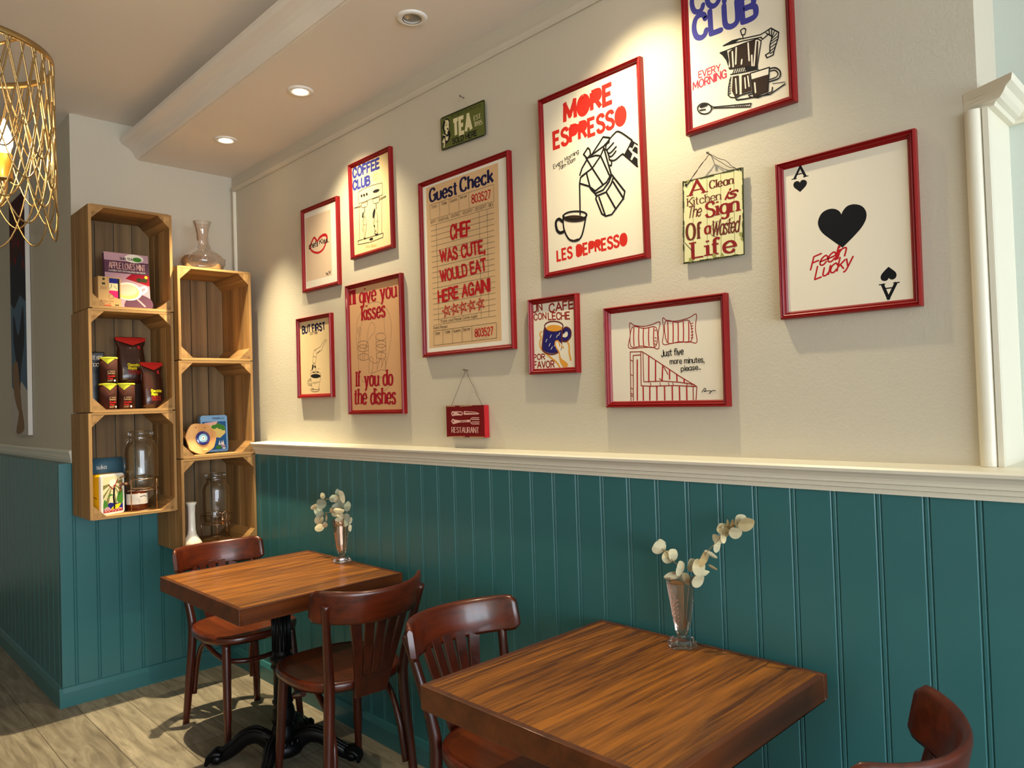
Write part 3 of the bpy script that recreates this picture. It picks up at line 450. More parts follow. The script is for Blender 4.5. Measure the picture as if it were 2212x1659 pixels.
 'espresso': [-1.4889,2.1329,0.4215,0.607,0.0037,0.022,[['T','MORE','red2','cut',2.7,[-989,1972,969,2022,-980,2533]],['T','ESPRESSO','red2','cut',2.5,[-1498,1239,1443,1218,-1499,1752]],['T','LES DEPRESSO','red2','cut',2.4,[-1534,-2526,1319,-2487,-1537,-2186]],['T','Every Morning','black','hand',1.5,[-1558,561,-439,798,-1571,696]],['T','7am-10am','black','hand',1.5,[-1322,453,-597,594,-1322,584]],['S','black',60,0,[-241,698,-52,858,22,777,45,622,-87,517,-241,698]],['S','black',60,0,[-156,582,94,167,-354,21]],['S','black',59,0,[-85,549,260,532,450,467,589,683]],['S','black',59,0,[94,167,450,467]],['S','black',58,0,[85,588,577,1030,820,939,796,799,444,699,85,588]],['S','black',60,0,[589,683,832,-202,651,-409,176,-586,-53,-380,-450,-192,-399,-15,-150,88]],['S','black',59,0,[94,167,504,-465]],['S','black',60,0,[-150,79,-34,-370]],['S','black',58,0,[450,467,758,-207]],['S','black',61,0,[-450,-192,-460,-638,-475,-1201]],['S','black',58,0,[-53,-380,31,-516,172,-664,496,-624,736,-429,859,-232,923,-315,817,-517,607,-718,226,-755,161,-648]],['S','black',58,0,[226,-769,193,-831,413,-1363,571,-1464,800,-1457,1267,-1062,1332,-862,939,-342]],['S','black',59,0,[323,-814,543,-1435]],['S','black',58,0,[634,-747,964,-1329]],['S','black',58,0,[904,-469,1277,-1074]],['S','black',60,0,[-87,517,-323,272,-425,72]],['S','black',52,1,[622,766,710,810,975,985,1201,1019,1676,616]],['S','black',53,1,[710,796,663,663,717,593,974,736]],['S','black',53,1,[717,593,724,509,836,456,1069,588]],['S','black',52,1,[751,479,775,381,887,342,1051,457]],['S','black',52,1,[786,369,798,252,993,188,1277,293,1374,236,1834,-222]],['S','black',52,1,[870,220,862,63,795,80]],['S','black',52,1,[1676,616,1374,236]],['F','black',0,[1638,618,1768,519,1675,377,1549,465]],['F','black',0,[1762,406,1866,333,1857,151,1661,310]],['F','black',0,[1514,408,1667,211,1585,77,1384,219]],['F','black',0,[1732,114,1850,7,1840,-214,1624,0]],['S','black',34,0,[1638,626,1871,429]],['F','dark',1,[-264,-1376,-301,-1412,-402,-1428,-554,-1422,-733,-1395,-913,-1350,-1066,-1294,-1168,-1236,-1203,-1185,-1164,-1148,-1058,-1133,-902,-1140,-721,-1169,-543,-1214,-395,-1270,-297,-1326]],['S','black',56,1,[-198,-1267,-237,-1310,-344,-1334,-503,-1335,-691,-1313,-881,-1270,-1042,-1213,-1149,-1151,-1185,-1093,-1144,-1049,-1033,-1025,-869,-1025,-678,-1050,-491,-1093,-335,-1150,-233,-1211,-198,-1267]],['S','black',61,1,[-1204,-1074,-1193,-1509,-990,-1898,-682,-2012,-429,-1870,-216,-1255]],['F','dark',0,[-1002,-1882,-899,-1981,-664,-2024,-574,-1946,-786,-1964]],['S','black',100,1,[-1233,-1275,-1401,-1154,-1536,-1248,-1497,-1499,-1360,-1622,-1185,-1607]]]],
 'bigclub': [-0.9723,2.377,0.3194,0.446,0.0,0.022,[['T','COFFEE','blue2','round',2.5,[-1280,1173,1247,1004,-1299,1763]],['T','CLUB','blue2','round',2.5,[-1243,418,596,327,-1257,1053]],['T','EVERY','pinkred','hand',1.8,[-1161,-705,-491,-716,-1162,-526]],['T','MORNING','pinkred','hand',1.8,[-1351,-974,-318,-954,-1348,-765]],['F','dark',0,[-212,-302,-81,-244,299,-255,546,-259,641,-336,612,-718,562,-1023,224,-839,-232,-775,-273,-518]],['S','paper',42,0,[9,-253,-24,-701]],['S','paper',42,0,[353,-264,365,-745]],['S','paper',41,0,[581,-291,493,-929]],['S','paper',43,0,[-249,-265,-216,-704]],['S','paper',42,0,[156,-647,139,-758]],['S','paper',42,0,[-110,-339,-102,-744]],['S','paper',42,0,[444,-634,442,-958]],['F','black',0,[-497,-234,-261,-237,-217,-538,-235,-721,-299,-509,-409,-326]],['S','black',30,0,[-372,-77,-97,-36,180,-89,708,-182]],['S','black',30,0,[-372,-77,252,-168,717,-255]],['S','black',30,0,[153,151,254,170,310,114,272,-11,185,10,153,151]],['S','black',30,0,[209,1,217,-108]],['S','black',29,0,[-471,-232,-287,-239,249,-237,619,-259,725,-345,574,-1027]],['F','black',0,[-372,-77,-71,-27,182,-59,2,-116]],['S','black',32,0,[708,-182,842,-160,998,-118,1207,-312,1185,-450,1054,-763,1039,-837,860,-852,828,-761,948,-736,956,-546,1024,-355,933,-252,762,-325,717,-250]],['S','black',26,0,[864,-192,921,-259]],['S','black',26,0,[950,-145,957,-250]],['S','black',26,0,[1020,-172,1014,-317]],['S','black',26,0,[1088,-243,1028,-368]],['S','black',26,0,[1155,-315,1017,-409]],['S','black',26,0,[1175,-401,995,-469]],['S','black',26,0,[1160,-475,981,-532]],['S','black',26,0,[1133,-566,965,-617]],['S','black',26,0,[1094,-653,961,-707]],['S','black',26,0,[1055,-741,959,-774]],['S','black',30,0,[-194,-783,223,-858,600,-1001]],['S','black',30,0,[-182,-934,266,-1013,609,-1062]],['F','black',0,[223,-846,588,-986,585,-1054,266,-1013]],['S','black',24,0,[-123,-938,-67,-827]],['S','black',24,0,[-57,-949,-1,-841]],['S','black',24,0,[9,-959,64,-854]],['S','black',24,0,[74,-970,129,-867]],['S','black',24,0,[139,-981,194,-881]],['S','black',24,0,[204,-992,259,-894]],['F','dark',0,[-126,-1008,51,-1033,53,-1573,-87,-1587,-168,-1384]],['F','dark',0,[138,-1063,350,-1088,404,-1570,117,-1559]],['S','black',30,0,[-178,-1002,-258,-1236,-283,-1465,-214,-1547,-37,-1615]],['S','black',24,0,[-275,-1456,-204,-1431]],['S','black',24,0,[-267,-1392,-201,-1366]],['S','black',24,0,[-259,-1328,-198,-1301]],['S','black',24,0,[-251,-1264,-196,-1235]],['S','black',24,0,[-243,-1201,-193,-1170]],['S','black',24,0,[-235,-1137,-190,-1105]],['S','black',24,0,[-227,-1073,-187,-1039]],['S','paper',36,0,[-41,-1096,-32,-1499]],['S','paper',36,0,[222,-1161,235,-1445]],['S','paper',36,0,[310,-1144,335,-1432]],['F','paper',0,[382,-1099,920,-1124,851,-1739,458,-1750]],['S','black',35,0,[458,-1750,382,-1099,920,-1124,851,-1739,458,-1750]],['F','dark',0,[417,-1269,889,-1296,833,-1760,470,-1735]],['S','paper',41,0,[497,-1393,511,-1651]],['S','black',35,1,[923,-1160,1083,-1192,1205,-1336,1164,-1491,904,-1494]],['S','black',29,1,[939,-1227,1068,-1249,1141,-1360,1096,-1434,918,-1442]],['S','black',36,0,[439,-1605,91,-1585,-63,-1618,-40,-1673,186,-1721,914,-1827,1317,-1693]],['S','black',17,0,[1320,-1640,984,-1573]],['S','black',30,0,[461,-1658,313,-1657,336,-1711,577,-1811,963,-1775,980,-1667]],['S','black',35,1,[-800,-1674,-818,-1726,-867,-1760,-937,-1771,-1020,-1757,-1102,-1721,-1172,-1667,-1217,-1604,-1231,-1541,-1212,-1489,-1162,-1455,-1090,-1444,-1007,-1459,-925,-1496,-857,-1550,-813,-1612,-800,-1674]],['F','black',0,[-1180,-1508,-1061,-1447,-901,-1509,-930,-1561,-1121,-1563]],['S','black',37,0,[-1165,-1610,-988,-1640]],['S','black',27,0,[-823,-1582,-732,-1654,377,-1898,344,-1980,-733,-1682,-823,-1715]],['S','black',21,0,[-99,-1850,-58,-1801]],['S','black',21,0,[-38,-1869,2,-1820]],['S','black',21,0,[22,-1887,62,-1839]],['S','black',21,0,[82,-1906,122,-1857]],['S','black',21,0,[142,-1924,181,-1876]],['S','black',21,0,[201,-1943,241,-1895]],['S','black',21,0,[260,-1961,300,-1913]]]],
 'kitchen': [-1.0615,1.9092,0.1857,0.2315,-0.0267,0.012,[['S','olive',12,0,[-600,1143,-625,-1128]],['S','olive',12,0,[-149,1154,-174,-1115]],['S','olive',12,0,[272,1154,251,-1121]],['S','olive',11,0,[665,1141,659,-1122]],['T','A','brownred','serif',2.0,[-704,718,-232,721,-708,1109]],['T','Clean','brown','serif',2.2,[-66,796,640,796,-72,1010]],['T','Kitchen','brown','serif',1.5,[-783,445,260,441,-787,665]],['T','is','brownred','script',1.7,[406,418,701,423,396,676]],['T','The','brown','script',1.1,[-794,102,-371,102,-799,414]],['T','Sign','brownred','serif',2.2,[-188,20,778,31,-191,419]],['T','Of','brown','serif',2.0,[-821,-515,-361,-533,-826,-65]],['T','a','brownred','serif',2.4,[-231,-435,-79,-430,-236,-130]],['T','Wasted','brown','script',1.2,[-25,-524,781,-518,-38,-118]],['T','Life','brownred','serif',2.2,[-629,-1048,658,-1045,-637,-605]],['S','brown',12,1,[173,-588,-25,-490,-72,-303,81,-150,230,-175,177,-344,52,-413,-21,-289]],['S','brown',11,1,[400,-270,499,-154,615,-120]],['S','black',15,0,[-886,-582,-621,-877]],['S','moss',39,0,[-742,1143,-688,1143,-637,1144]],['S','moss',24,0,[-726,1143,-673,1146,-598,1144]],['S','moss',35,0,[465,1154,508,1154,549,1155]],['S','moss',51,0,[-88,1149,-23,1150,51,1150]],['S','moss',28,0,[-362,1146,-283,1146,-213,1148]],['S','moss',29,0,[-907,1141,-807,1141,-715,1143]],['S','moss',43,0,[743,1156,818,1155,874,1158]],['S','moss',42,0,[-850,1142,-774,1143,-690,1143]],['S','moss',27,0,[812,1157,858,1157,903,1158]],['S','moss',45,0,[478,1154,548,1156,626,1155]],['S','moss',32,0,[327,1153,398,1154,473,1154]],['S','moss',46,0,[508,1154,597,1153,672,1156]],['S','moss',42,0,[-156,1148,-93,1149,-28,1149]],['S','moss',37,0,[-347,1146,-261,1147,-174,1148]],['S','moss',23,0,[924,237,926,148,922,60]],['S','moss',48,0,[917,-563,912,-660,915,-759]],['S','moss',49,0,[927,684,930,578,925,474]],['S','moss',43,0,[919,-279,908,-365,918,-455]],['S','moss',20,0,[916,-662,923,-713,915,-762]],['S','moss',21,0,[927,712,934,650,926,591]],['S','moss',49,0,[925,474,933,393,924,314]],['S','moss',41,0,[918,-474,919,-535,917,-595]],['S','moss',37,0,[930,1039,936,944,929,852]],['S','moss',36,0,[918,-385,919,-477,917,-569]],['S','moss',33,0,[927,702,927,621,926,541]],['S','moss',18,0,[921,-77,919,-177,919,-277]],['S','moss',30,0,[921,-58,917,-117,920,-178]],['S','moss',29,0,[924,282,924,172,922,64]],['S','moss',36,0,[297,-1151,224,-1151,172,-1152]],['S','moss',52,0,[-779,-1160,-863,-1159,-923,-1162]],['S','moss',47,0,[-625,-1159,-712,-1159,-789,-1160]],['S','moss',26,0,[466,-1150,415,-1152,343,-1151]],['S','moss',38,0,[-113,-1155,-159,-1156,-223,-1156]],['S','moss',41,0,[730,-1148,671,-1148,613,-1149]],['S','moss',31,0,[759,-1148,714,-1148,671,-1148]],['S','moss',50,0,[-289,-1156,-350,-1156,-402,-1157]],['S','moss',29,0,[484,-1150,438,-1150,396,-1151]],['S','moss',21,0,[517,-1150,457,-1151,388,-1151]],['S','moss',52,0,[175,-1152,102,-1153,28,-1154]],['S','moss',19,0,[662,-1148,598,-1149,534,-1149]],['S','moss',50,0,[-144,-1155,-193,-1155,-239,-1156]],['S','moss',32,0,[-51,-1154,-85,-1155,-127,-1155]],['S','moss',33,0,[-913,790,-908,851,-912,914]],['S','moss',31,0,[-927,-551,-920,-457,-925,-361]],['S','moss',37,0,[-915,601,-916,681,-913,761]],['S','moss',38,0,[-929,-793,-917,-718,-928,-640]],['S','moss',46,0,[-910,1060,-912,1107,-909,1152]],['S','moss',49,0,[-917,419,-914,503,-915,588]],['S','moss',42,0,[-917,413,-910,495,-915,580]],['S','moss',46,0,[-925,-416,-931,-322,-923,-231]],['S','moss',49,0,[-922,-56,-918,-8,-921,40]],['S','moss',31,0,[-918,312,-918,403,-916,493]],['S','moss',49,0,[-916,494,-912,545,-915,597]],['S','moss',50,0,[-910,1055,-914,1111,-909,1165]],['S','moss',42,0,[-923,-238,-923,-173,-922,-108]],['S','moss',44,0,[-929,-790,-929,-710,-927,-630]],['F','moss2',1,[893,-612,890,-633,880,-650,866,-660,849,-662,833,-655,819,-641,810,-621,807,-599,811,-578,821,-561,835,-551,851,-549,868,-556,881,-571,890,-590]],['F','moss2',1,[913,-746,911,-760,904,-772,894,-779,883,-780,872,-775,862,-765,856,-752,854,-736,856,-722,863,-710,873,-703,884,-702,895,-707,905,-717,911,-730]],['F','moss2',1,[93,-1078,89,-1103,77,-1123,60,-1135,40,-1137,20,-1130,3,-1113,-8,-1090,-12,-1063,-7,-1038,5,-1018,22,-1006,42,-1004,62,-1011,79,-1028,90,-1052]],['F','moss2',1,[333,-1099,329,-1121,319,-1138,305,-1149,287,-1151,270,-1144,256,-1130,247,-1110,244,-1087,247,-1066,257,-1048,272,-1038,289,-1036,306,-1043,321,-1057,330,-1077]],['F','moss2',1,[-648,-1102,-653,-1128,-665,-1149,-684,-1161,-705,-1164,-726,-1156,-743,-1138,-755,-1114,-759,-1088,-754,-1062,-742,-1041,-724,-1029,-702,-1026,-681,-1034,-664,-1052,-652,-1075]],['F','moss2',1,[-704,1131,-708,1112,-717,1098,-730,1089,-745,1089,-761,1096,-774,1109,-782,1128,-785,1148,-782,1166,-773,1181,-759,1189,-744,1189,-728,1182,-715,1169,-707,1151]],['F','black',1,[-783,1044,-786,1027,-794,1013,-805,1006,-818,1005,-832,1011,-843,1023,-850,1040,-852,1058,-849,1075,-842,1088,-830,1096,-817,1097,-804,1090,-793,1078,-786,1062]],['F','black',1,[909,1109,907,1098,900,1089,890,1085,878,1085,866,1090,857,1099,850,1110,848,1122,850,1133,857,1142,867,1146,879,1146,891,1141,901,1132,907,1121]]]],
 'tea': [-2.1035,2.4679,0.2533,0.1299,-0.0264,0.01,[['S','black',37,0,[-1273,610,1206,606,1255,567,1298,-636,1265,-663,-1191,-635,-1239,-608,-1291,584,-1273,610]],['T','TEA','cream','sans',2.9,[-509,-255,511,-269,-534,323]],['T','EST.','cream','serif',1.8,[678,22,1080,16,673,184]],['T','1895','cream','serif',1.6,[685,-213,1128,-237,681,-48]],['T','SOLD HERE','black','sans',2.1,[-581,-552,824,-569,-591,-357]],['T',"VICTORIA'S CUSTOM BLEND",'black','serif',1.0,[-672,470,1095,430,-679,571]],['F','black',1,[-1057,521,-913,525,-795,451,-739,330,-730,191,-780,83,-724,-67,-690,-136,-740,-260,-814,-377,-1007,-466,-1093,-582,-1173,-380,-1192,-146,-1093,-33,-1115,94,-1185,189,-1182,310,-1119,431]],['F','cream',1,[-987,426,-890,461,-809,394,-780,280,-790,162,-816,47,-877,2,-995,56,-1065,158,-1050,276]],['F','cream',0,[-995,63,-877,5,-879,-88,-951,-100,-1016,-23]],['F','black',1,[-905,250,-908,244,-916,241,-928,240,-943,243,-958,248,-970,255,-978,262,-981,270,-978,275,-969,278,-957,279,-942,276,-928,271,-916,264,-907,257]],['F','black',1,[-790,256,-792,251,-797,248,-804,247,-812,248,-820,251,-827,256,-831,261,-833,267,-831,272,-826,275,-819,276,-811,275,-803,272,-796,267,-792,261]],['F','black',1,[-827,88,-831,74,-840,65,-854,63,-870,68,-887,78,-900,93,-909,110,-912,126,-909,140,-899,148,-885,150,-869,146,-853,136,-839,121,-830,104]],['S','black',18,0,[-977,325,-905,321]],['F','cream',1,[-977,462,-979,451,-985,442,-995,438,-1006,439,-1017,444,-1026,453,-1032,465,-1034,477,-1031,488,-1025,496,-1016,500,-1005,500,-994,494,-985,485,-979,474]],['F','cream',0,[-1013,-191,-821,-178,-848,-308,-932,-348,-1003,-300]],['F','cream',0,[-1209,-325,-1092,-171,-1050,-258,-1024,-386,-1069,-573,-1141,-556,-1113,-394]],['S','cream',35,1,[-1154,-48,-1023,-112,-964,-180]]]],
 'restaurant': [-2.1242,1.3478,0.218,0.1193,-0.0039,0.026,[['F','pink',0,[-795,298,-731,389,-596,378,-476,386,-152,370,-82,298,-159,224,-543,220,-724,198]],['F','deepred',0,[-478,344,-168,338,-140,304,-186,262,-303,286]],['F','deepred',1,[-642,297,-645,284,-655,273,-669,266,-685,263,-701,266,-715,273,-723,285,-726,298,-722,311,-712,322,-698,330,-682,332,-666,330,-653,322,-644,311]],['F','pink',0,[-35,388,594,355,843,297,758,261,-41,246]],['F','deepred',0,[37,356,593,332,760,298,35,314]],['F','pink',0,[-808,-1,-713,105,-580,67,-314,38,153,53,240,66,330,20,236,-33,150,-28,-317,-42,-678,-110]],['F','deepred',0,[-256,15,123,19,122,-3,-257,-11]],['F','deepred',1,[-637,3,-640,-10,-650,-21,-664,-29,-680,-31,-696,-29,-710,-21,-718,-10,-721,3,-717,17,-707,28,-693,35,-677,38,-661,35,-648,28,-639,17]],['S','pink',32,0,[295,20,356,94,429,136,808,131]],['S','pink',32,0,[295,20,363,-74,427,-96,812,-91]],['S','pink',31,0,[412,72,819,66]],['S','pink',31,0,[408,-25,816,-21]],['T','RESTAURANT','pink','serif',1.8,[-782,-425,779,-419,-779,-228]],['S','tanwood',25,0,[-1027,572,-557,575]],['S','tanwood',24,0,[-261,562,434,590]],['S','tanwood',25,0,[-971,-591,-18,-567]],['S','tanwood',24,0,[269,-581,1054,-572]]]],
 'ace': [-0.708,1.8057,0.3315,0.4031,-0.0046,0.022,[['T','A','ink','serif',2.0,[-1201,1523,-902,1518,-1179,1846]],['T','A','ink','serif',2.0,[1122,-1407,810,-1407,1092,-1760]],['F','ink',1,[-66,-410,-66,-410,-330,-170,-543,43,-632,235,-620,393,-525,534,-364,591,-209,565,-104,487,-61,403,-61,403,-11,493,99,580,264,583,425,503,514,356,510,188,407,9,221,-173]],['F','ink',1,[-1058,1170,-1058,1170,-1137,1245,-1200,1309,-1226,1366,-1223,1411,-1195,1451,-1147,1465,-1101,1456,-1069,1433,-1056,1408,-1056,1408,-1041,1433,-1008,1458,-957,1457,-907,1431,-879,1387,-880,1337,-912,1285,-970,1235]],['F','ink',1,[965,-1026,965,-1026,1044,-1099,1106,-1162,1131,-1219,1128,-1268,1100,-1313,1054,-1335,1008,-1330,976,-1308,963,-1283,963,-1283,948,-1312,914,-1342,863,-1347,812,-1326,784,-1280,785,-1225,818,-1165,877,-1104]],['T','Feelin','red','script',1.3,[-866,-835,-22,-614,-869,-544]],['T','Lucky','red','script',1.3,[-772,-1090,120,-870,-781,-799]]]],
 'cafe': [-1.6723,1.6347,0.2202,0.2583,-0.0165,0.022,[['T','UN','rust','hand',2.0,[-931,837,-499,899,-944,1106]],['T','CAFÉ','rust','hand',2.0,[-166,777,913,818,-173,1041]],['T','CON','rust','hand',2.0,[-878,575,-325,575,-882,781]],['T','LECHE','rust','hand',2.0,[-213,529,732,485,-221,754]],['T','POR','rust','hand',2.0,[-959,-787,-425,-786,-959,-610]],['T','FAVOR','rust','hand',2.0,[-937,-1071,-2,-1063,-941,-861]],['S','orange',57,1,[-556,158,-624,72,-563,-60,-632,-183,-612,-366,-442,-539,-129,-753,109,-907,257,-1084]],['S','orange',64,1,[604,-226,683,-406,686,-617,748,-865]],['F','mug',1,[-419,246,-478,-47,-521,-335,-466,-483,-222,-587,22,-599,264,-523,342,-315,387,107,43,132]],['S','mug',155,1,[401,70,568,164,706,83,701,-92,558,-187,370,-157]],['S','brown',45,1,[403,141,570,227,763,114,756,-113,556,-251,359,-217]],['S','brown',51,1,[-403,274,-478,-47,-531,-334,-491,-500,-223,-623,45,-626,288,-525,351,-316,402,123]],['F','paper',1,[430,263,398,203,309,157,176,131,19,130,-139,155,-273,200,-362,261,-392,327,-358,388,-266,435,-130,459,29,459,185,433,315,387,401,327]],['S','brown',52,1,[435,262,402,203,312,157,178,131,19,130,-140,155,-276,201,-366,261,-397,328,-363,389,-269,435,-131,460,29,459,187,433,319,387,406,327,435,262]],['F','orange',1,[390,206,363,167,285,138,170,124,33,126,-104,144,-220,176,-298,217,-325,260,-296,300,-216,329,-98,343,40,340,176,321,290,289,365,248]],['S','paper',23,0,[-358,-200,-296,-114]],['S','paper',23,0,[-215,-353,-153,-267]],['S','paper',23,0,[-120,-466,-59,-380]],['S','paper',23,0,[29,-367,89,-282]],['S','paper',23,0,[133,-88,193,-3]],['S','paper',23,0,[-157,-69,-96,17]],['S','paper',23,0,[231,-24,291,61]],['F','paper',1,[56,-262,106,-211,225,-223,356,-334,312,-526,351,-811,215,-592,124,-409]],['S','orange',51,1,[278,-382,225,-226,106,-211,69,-298,132,-445,238,-593,300,-915]],['F','orange',1,[225,-575,305,-774,592,-963,579,-1086,391,-1068,255,-842]],['S','orange',46,0,[364,-387,433,-444]]]],
 'five': [-1.2395,1.5416,0.4194,0.3106,-0.0089,0.026,[['S','rust',29,1,[-1187,1015,-1011,928,-660,872,-390,897,-94,946,-166,625,-159,178,-414,232,-838,238,-1254,271,-1180,640,-1187,1015]],['S','rust',27,1,[10,1056,172,957,498,927,890,982,1135,1059,1088,677,1121,267,866,300,368,304,-6,293,33,672,10,1056]],['S','rust',29,1,[-1100,874,-662,809,-224,794,-262,247,-759,287,-1172,314,-1100,874]],['S','rust',28,1,[91,948,497,887,904,890,954,330,549,323,132,340,91,948]],['S','stripe',38,1,[-1033,856,-1055,566,-1045,312]],['S','stripe',38,1,[-848,840,-870,552,-860,300]],['S','stripe',37,1,[-681,826,-703,539,-692,289]],['S','stripe',37,1,[-489,810,-510,525,-500,276]],['S','stripe',37,1,[-310,795,-332,512,-322,264]],['S','stripe',36,1,[179,925,180,660,166,350]],['S','stripe',36,1,[353,909,355,646,340,337]],['S','stripe',36,1,[526,894,527,632,513,325]],['S','stripe',36,1,[700,878,701,618,687,313]],['S','stripe',35,1,[875,862,877,603,863,300]],['S','rust',24,0,[954,810,1023,821]],['S','rust',24,0,[951,734,1021,746]],['S','rust',24,0,[948,658,1018,671]],['S','rust',24,0,[945,567,1015,580]],['S','rust',24,0,[942,477,1012,489]],['S','rust',24,0,[939,401,1009,414]],['S','rust',25,0,[-275,729,-227,706]],['S','rust',25,0,[-283,508,-234,485]],['S','rust',25,0,[-286,413,-238,391]],['S','rust',25,0,[-289,319,-241,297]],['S','rust',28,0,[-1219,-1341,-1198,137,-764,120,-612,38,-20,-326,514,-659,1081,-982,1045,-1349]],['S','rust',29,0,[-1131,-1336,-1091,24,-807,27,-828,-904,-455,-927,325,-930,1037,-975]],['S','rust',28,0,[-727,86,-727,-788,-36,-789,543,-844,1004,-919]],['S','rust',29,0,[-803,123,-807,27]],['S','rust',28,0,[-3,-374,136,-598]],['S','rust',28,0,[-164,-712,-36,-789]],['S','rust',28,0,[961,-979,955,-1348]],['S','stripe',45,0,[-519,-32,-546,-794]],['S','stripe',45,0,[-284,-181,-306,-786]],['S','stripe',45,0,[-39,-341,-73,-778]],['S','stripe',44,0,[196,-467,186,-734]],['S','stripe',44,0,[434,-610,437,-826]],['S','stripe',44,0,[674,-757,674,-864]],['S','stripe',46,0,[-941,-120,-981,-1332]],['S','stripe',46,0,[-755,-938,-758,-1335]],['S','stripe',45,0,[-513,-938,-527,-1335]],['S','stripe',45,0,[-266,-945,-273,-1339]],['S','stripe',45,0,[3,-943,0,-1340]],['S','stripe',44,0,[270,-954,263,-1344]],['S','stripe',44,0,[510,-972,508,-1344]],['S','stripe',44,0,[751,-985,746,-1344]],['S','rust',25,0,[-490,-828,-473,-908]],['S','rust',24,0,[-150,-838,-134,-917]],['S','rust',24,0,[146,-847,161,-926]],['S','rust',24,0,[291,-852,307,-930]],['S','rust',24,0,[755,-866,770,-943]],['S','rust',24,0,[912,-871,927,-947]],['S','rust',25,0,[-1187,-107,-1105,-151]],['S','rust',25,0,[-1203,-546,-1120,-588]],['S','rust',25,0,[-1217,-951,-1135,-993]],['S','rust',25,0,[-1223,-1114,-1141,-1154]],['S','rust',25,0,[-1225,-1179,-1143,-1219]],['T','Just five','black','hand',1.4,[-67,-67,678,-48,-68,122]],['T','more minutes,','black','hand',1.4,[220,-300,1344,-302,218,-145]],['T','please...','black','hand',1.4,[590,-524,1225,-500,595,-380]],['S','black',19,1,[1247,-1142,1335,-1034,1374,-1079,1315,-1123,1434,-1111,1534,-1119,1471,-1189,1567,-1114,1667,-1110]]]],
}
def frame_mesh(w, h, depth, fw):
    prof = [(0, 0), (0, .7), (.10, .93), (.22, .97), (.34, .80), (.46, .88), (.60, .78), (.70, .60), (.80, .62), (1, .45), (1, 0)]
    b = MB(); rows = []
    for sx, sz in ((-1, 1), (1, 1), (1, -1), (-1, -1)):
        rows.append([(sx*(w/2-fw*p), -depth*q, sz*(h/2-fw*p)) for p, q in prof])
    n = len(prof); vs = [q for r in rows for q in r]
    b.add(vs, [(i*n+j, ((i+1) % 4)*n+j, ((i+1) % 4)*n+(j+1) % n, i*n+(j+1) % n) for i in range(4) for j in range(n)], 'red_frame')
    return b
def draw(ink, cmds, dv=0, pre='ink_'):
    for c in cmds:
        pr = lambda l: [(l[i]/1e4, l[i+1]/1e4+dv) for i in range(0, len(l), 2)]
        if c[0] == 'F': ink.fill(pr(c[3]), pre+c[1], c[2])
        elif c[0] == 'S': ink.stroke(pr(c[4]), c[2]/1e4, pre+c[1], c[3])
        else: ink.text(c[1], *pr(c[5]), pre+c[2], c[3], c[4])
def framed(key, label, paper, fw=.019, pd=.012):
    cx, cz, w, h, t, front, cmds = ART[key]
    th = thing('framed_print', label, 'framed print', (cx, YW, cz), (0, -t, 0), 'red framed prints on the cream wall')
    frame_mesh(w, h, front*1.03, fw).build('frame', th)
    yy = -front+pd; a, c = w/2-fw*.96, h/2-fw*.96
    ink = Ink(lambda u, v, l: (u, yy-.000005*l, v))
    ink.box((-a, yy, -c), (a, yy+.004, c), 'ink_'+paper)
    clipped = []
    draw(ink, cmds)
    # nothing printed may spill over the moulding
    keep = [(max(-a, min(a, x)), y, max(-c, min(c, z))) for x, y, z in ink.v]; ink.v = keep
    ink.build('print', th)
    return th
framed('chefs', 'small red framed print of red lips with chefs kiss scrawled across', 'white')
framed('coffeesmall', 'red framed coffee club print of two figures under an espresso machine', 'tan')
framed('butfirst', 'small red framed but first coffee print of a diver in a mug', 'tan', pd=.014)
framed('kisses', "red framed kraft paper print reading I'll give you kisses", 'kraft2', pd=.014)
framed('guest', 'large red framed guest check print with handwritten red review', 'white')
framed('espresso', 'large red framed more espresso print of a hand pouring a moka pot', 'offwhite', pd=.010)
framed('bigclub', 'red framed coffee club print cut off by the top of the picture', 'offwhite')
framed('ace', 'red framed ace playing card print with a black heart', 'offwhite')
framed('cafe', 'smallest red framed print of a blue mug reading un cafe con leche', 'offwhite')
framed('five', 'wide red framed print of striped pillows and blanket in bed', 'offwhite', pd=.016)
def plate(key, name, label, depth, gap, body, edge, round_=0.0, cat='sign'):
    cx, cz, w, h, t, front, cmds = ART[key]
    th = thing(name, label, cat, (cx, YW, cz), (0, -t, 0))
    yy = -front
    ink = Ink(lambda u, v, l: (u, yy-.0002-.000005*l, v))
    if round_:
        P = [(sx*(w/2-round_)+round_*math.cos(a), sz*(h/2-round_)+round_*math.sin(a)) for sx, sz, a0 in ((1, 1, 0), (-1, 1, PI/2), (-1, -1, PI), (1, -1, 1.5*PI)) for a in [a0+k*PI/8 for k in range(5)]]
        n = len(P); ink.add([(x, yy, z) for x, z in P]+[(x, yy+depth, z) for x, z in P], [tuple(range(n)), tuple(range(n, 2*n))]+[(i, (i+1) % n, n+(i+1) % n, n+i) for i in range(n)], body)
    else: ink.box((-w/2, yy, -h/2), (w/2, yy+depth, h/2), body)
    draw(ink, cmds); ink.build('board', th)
    return th, w, h, yy
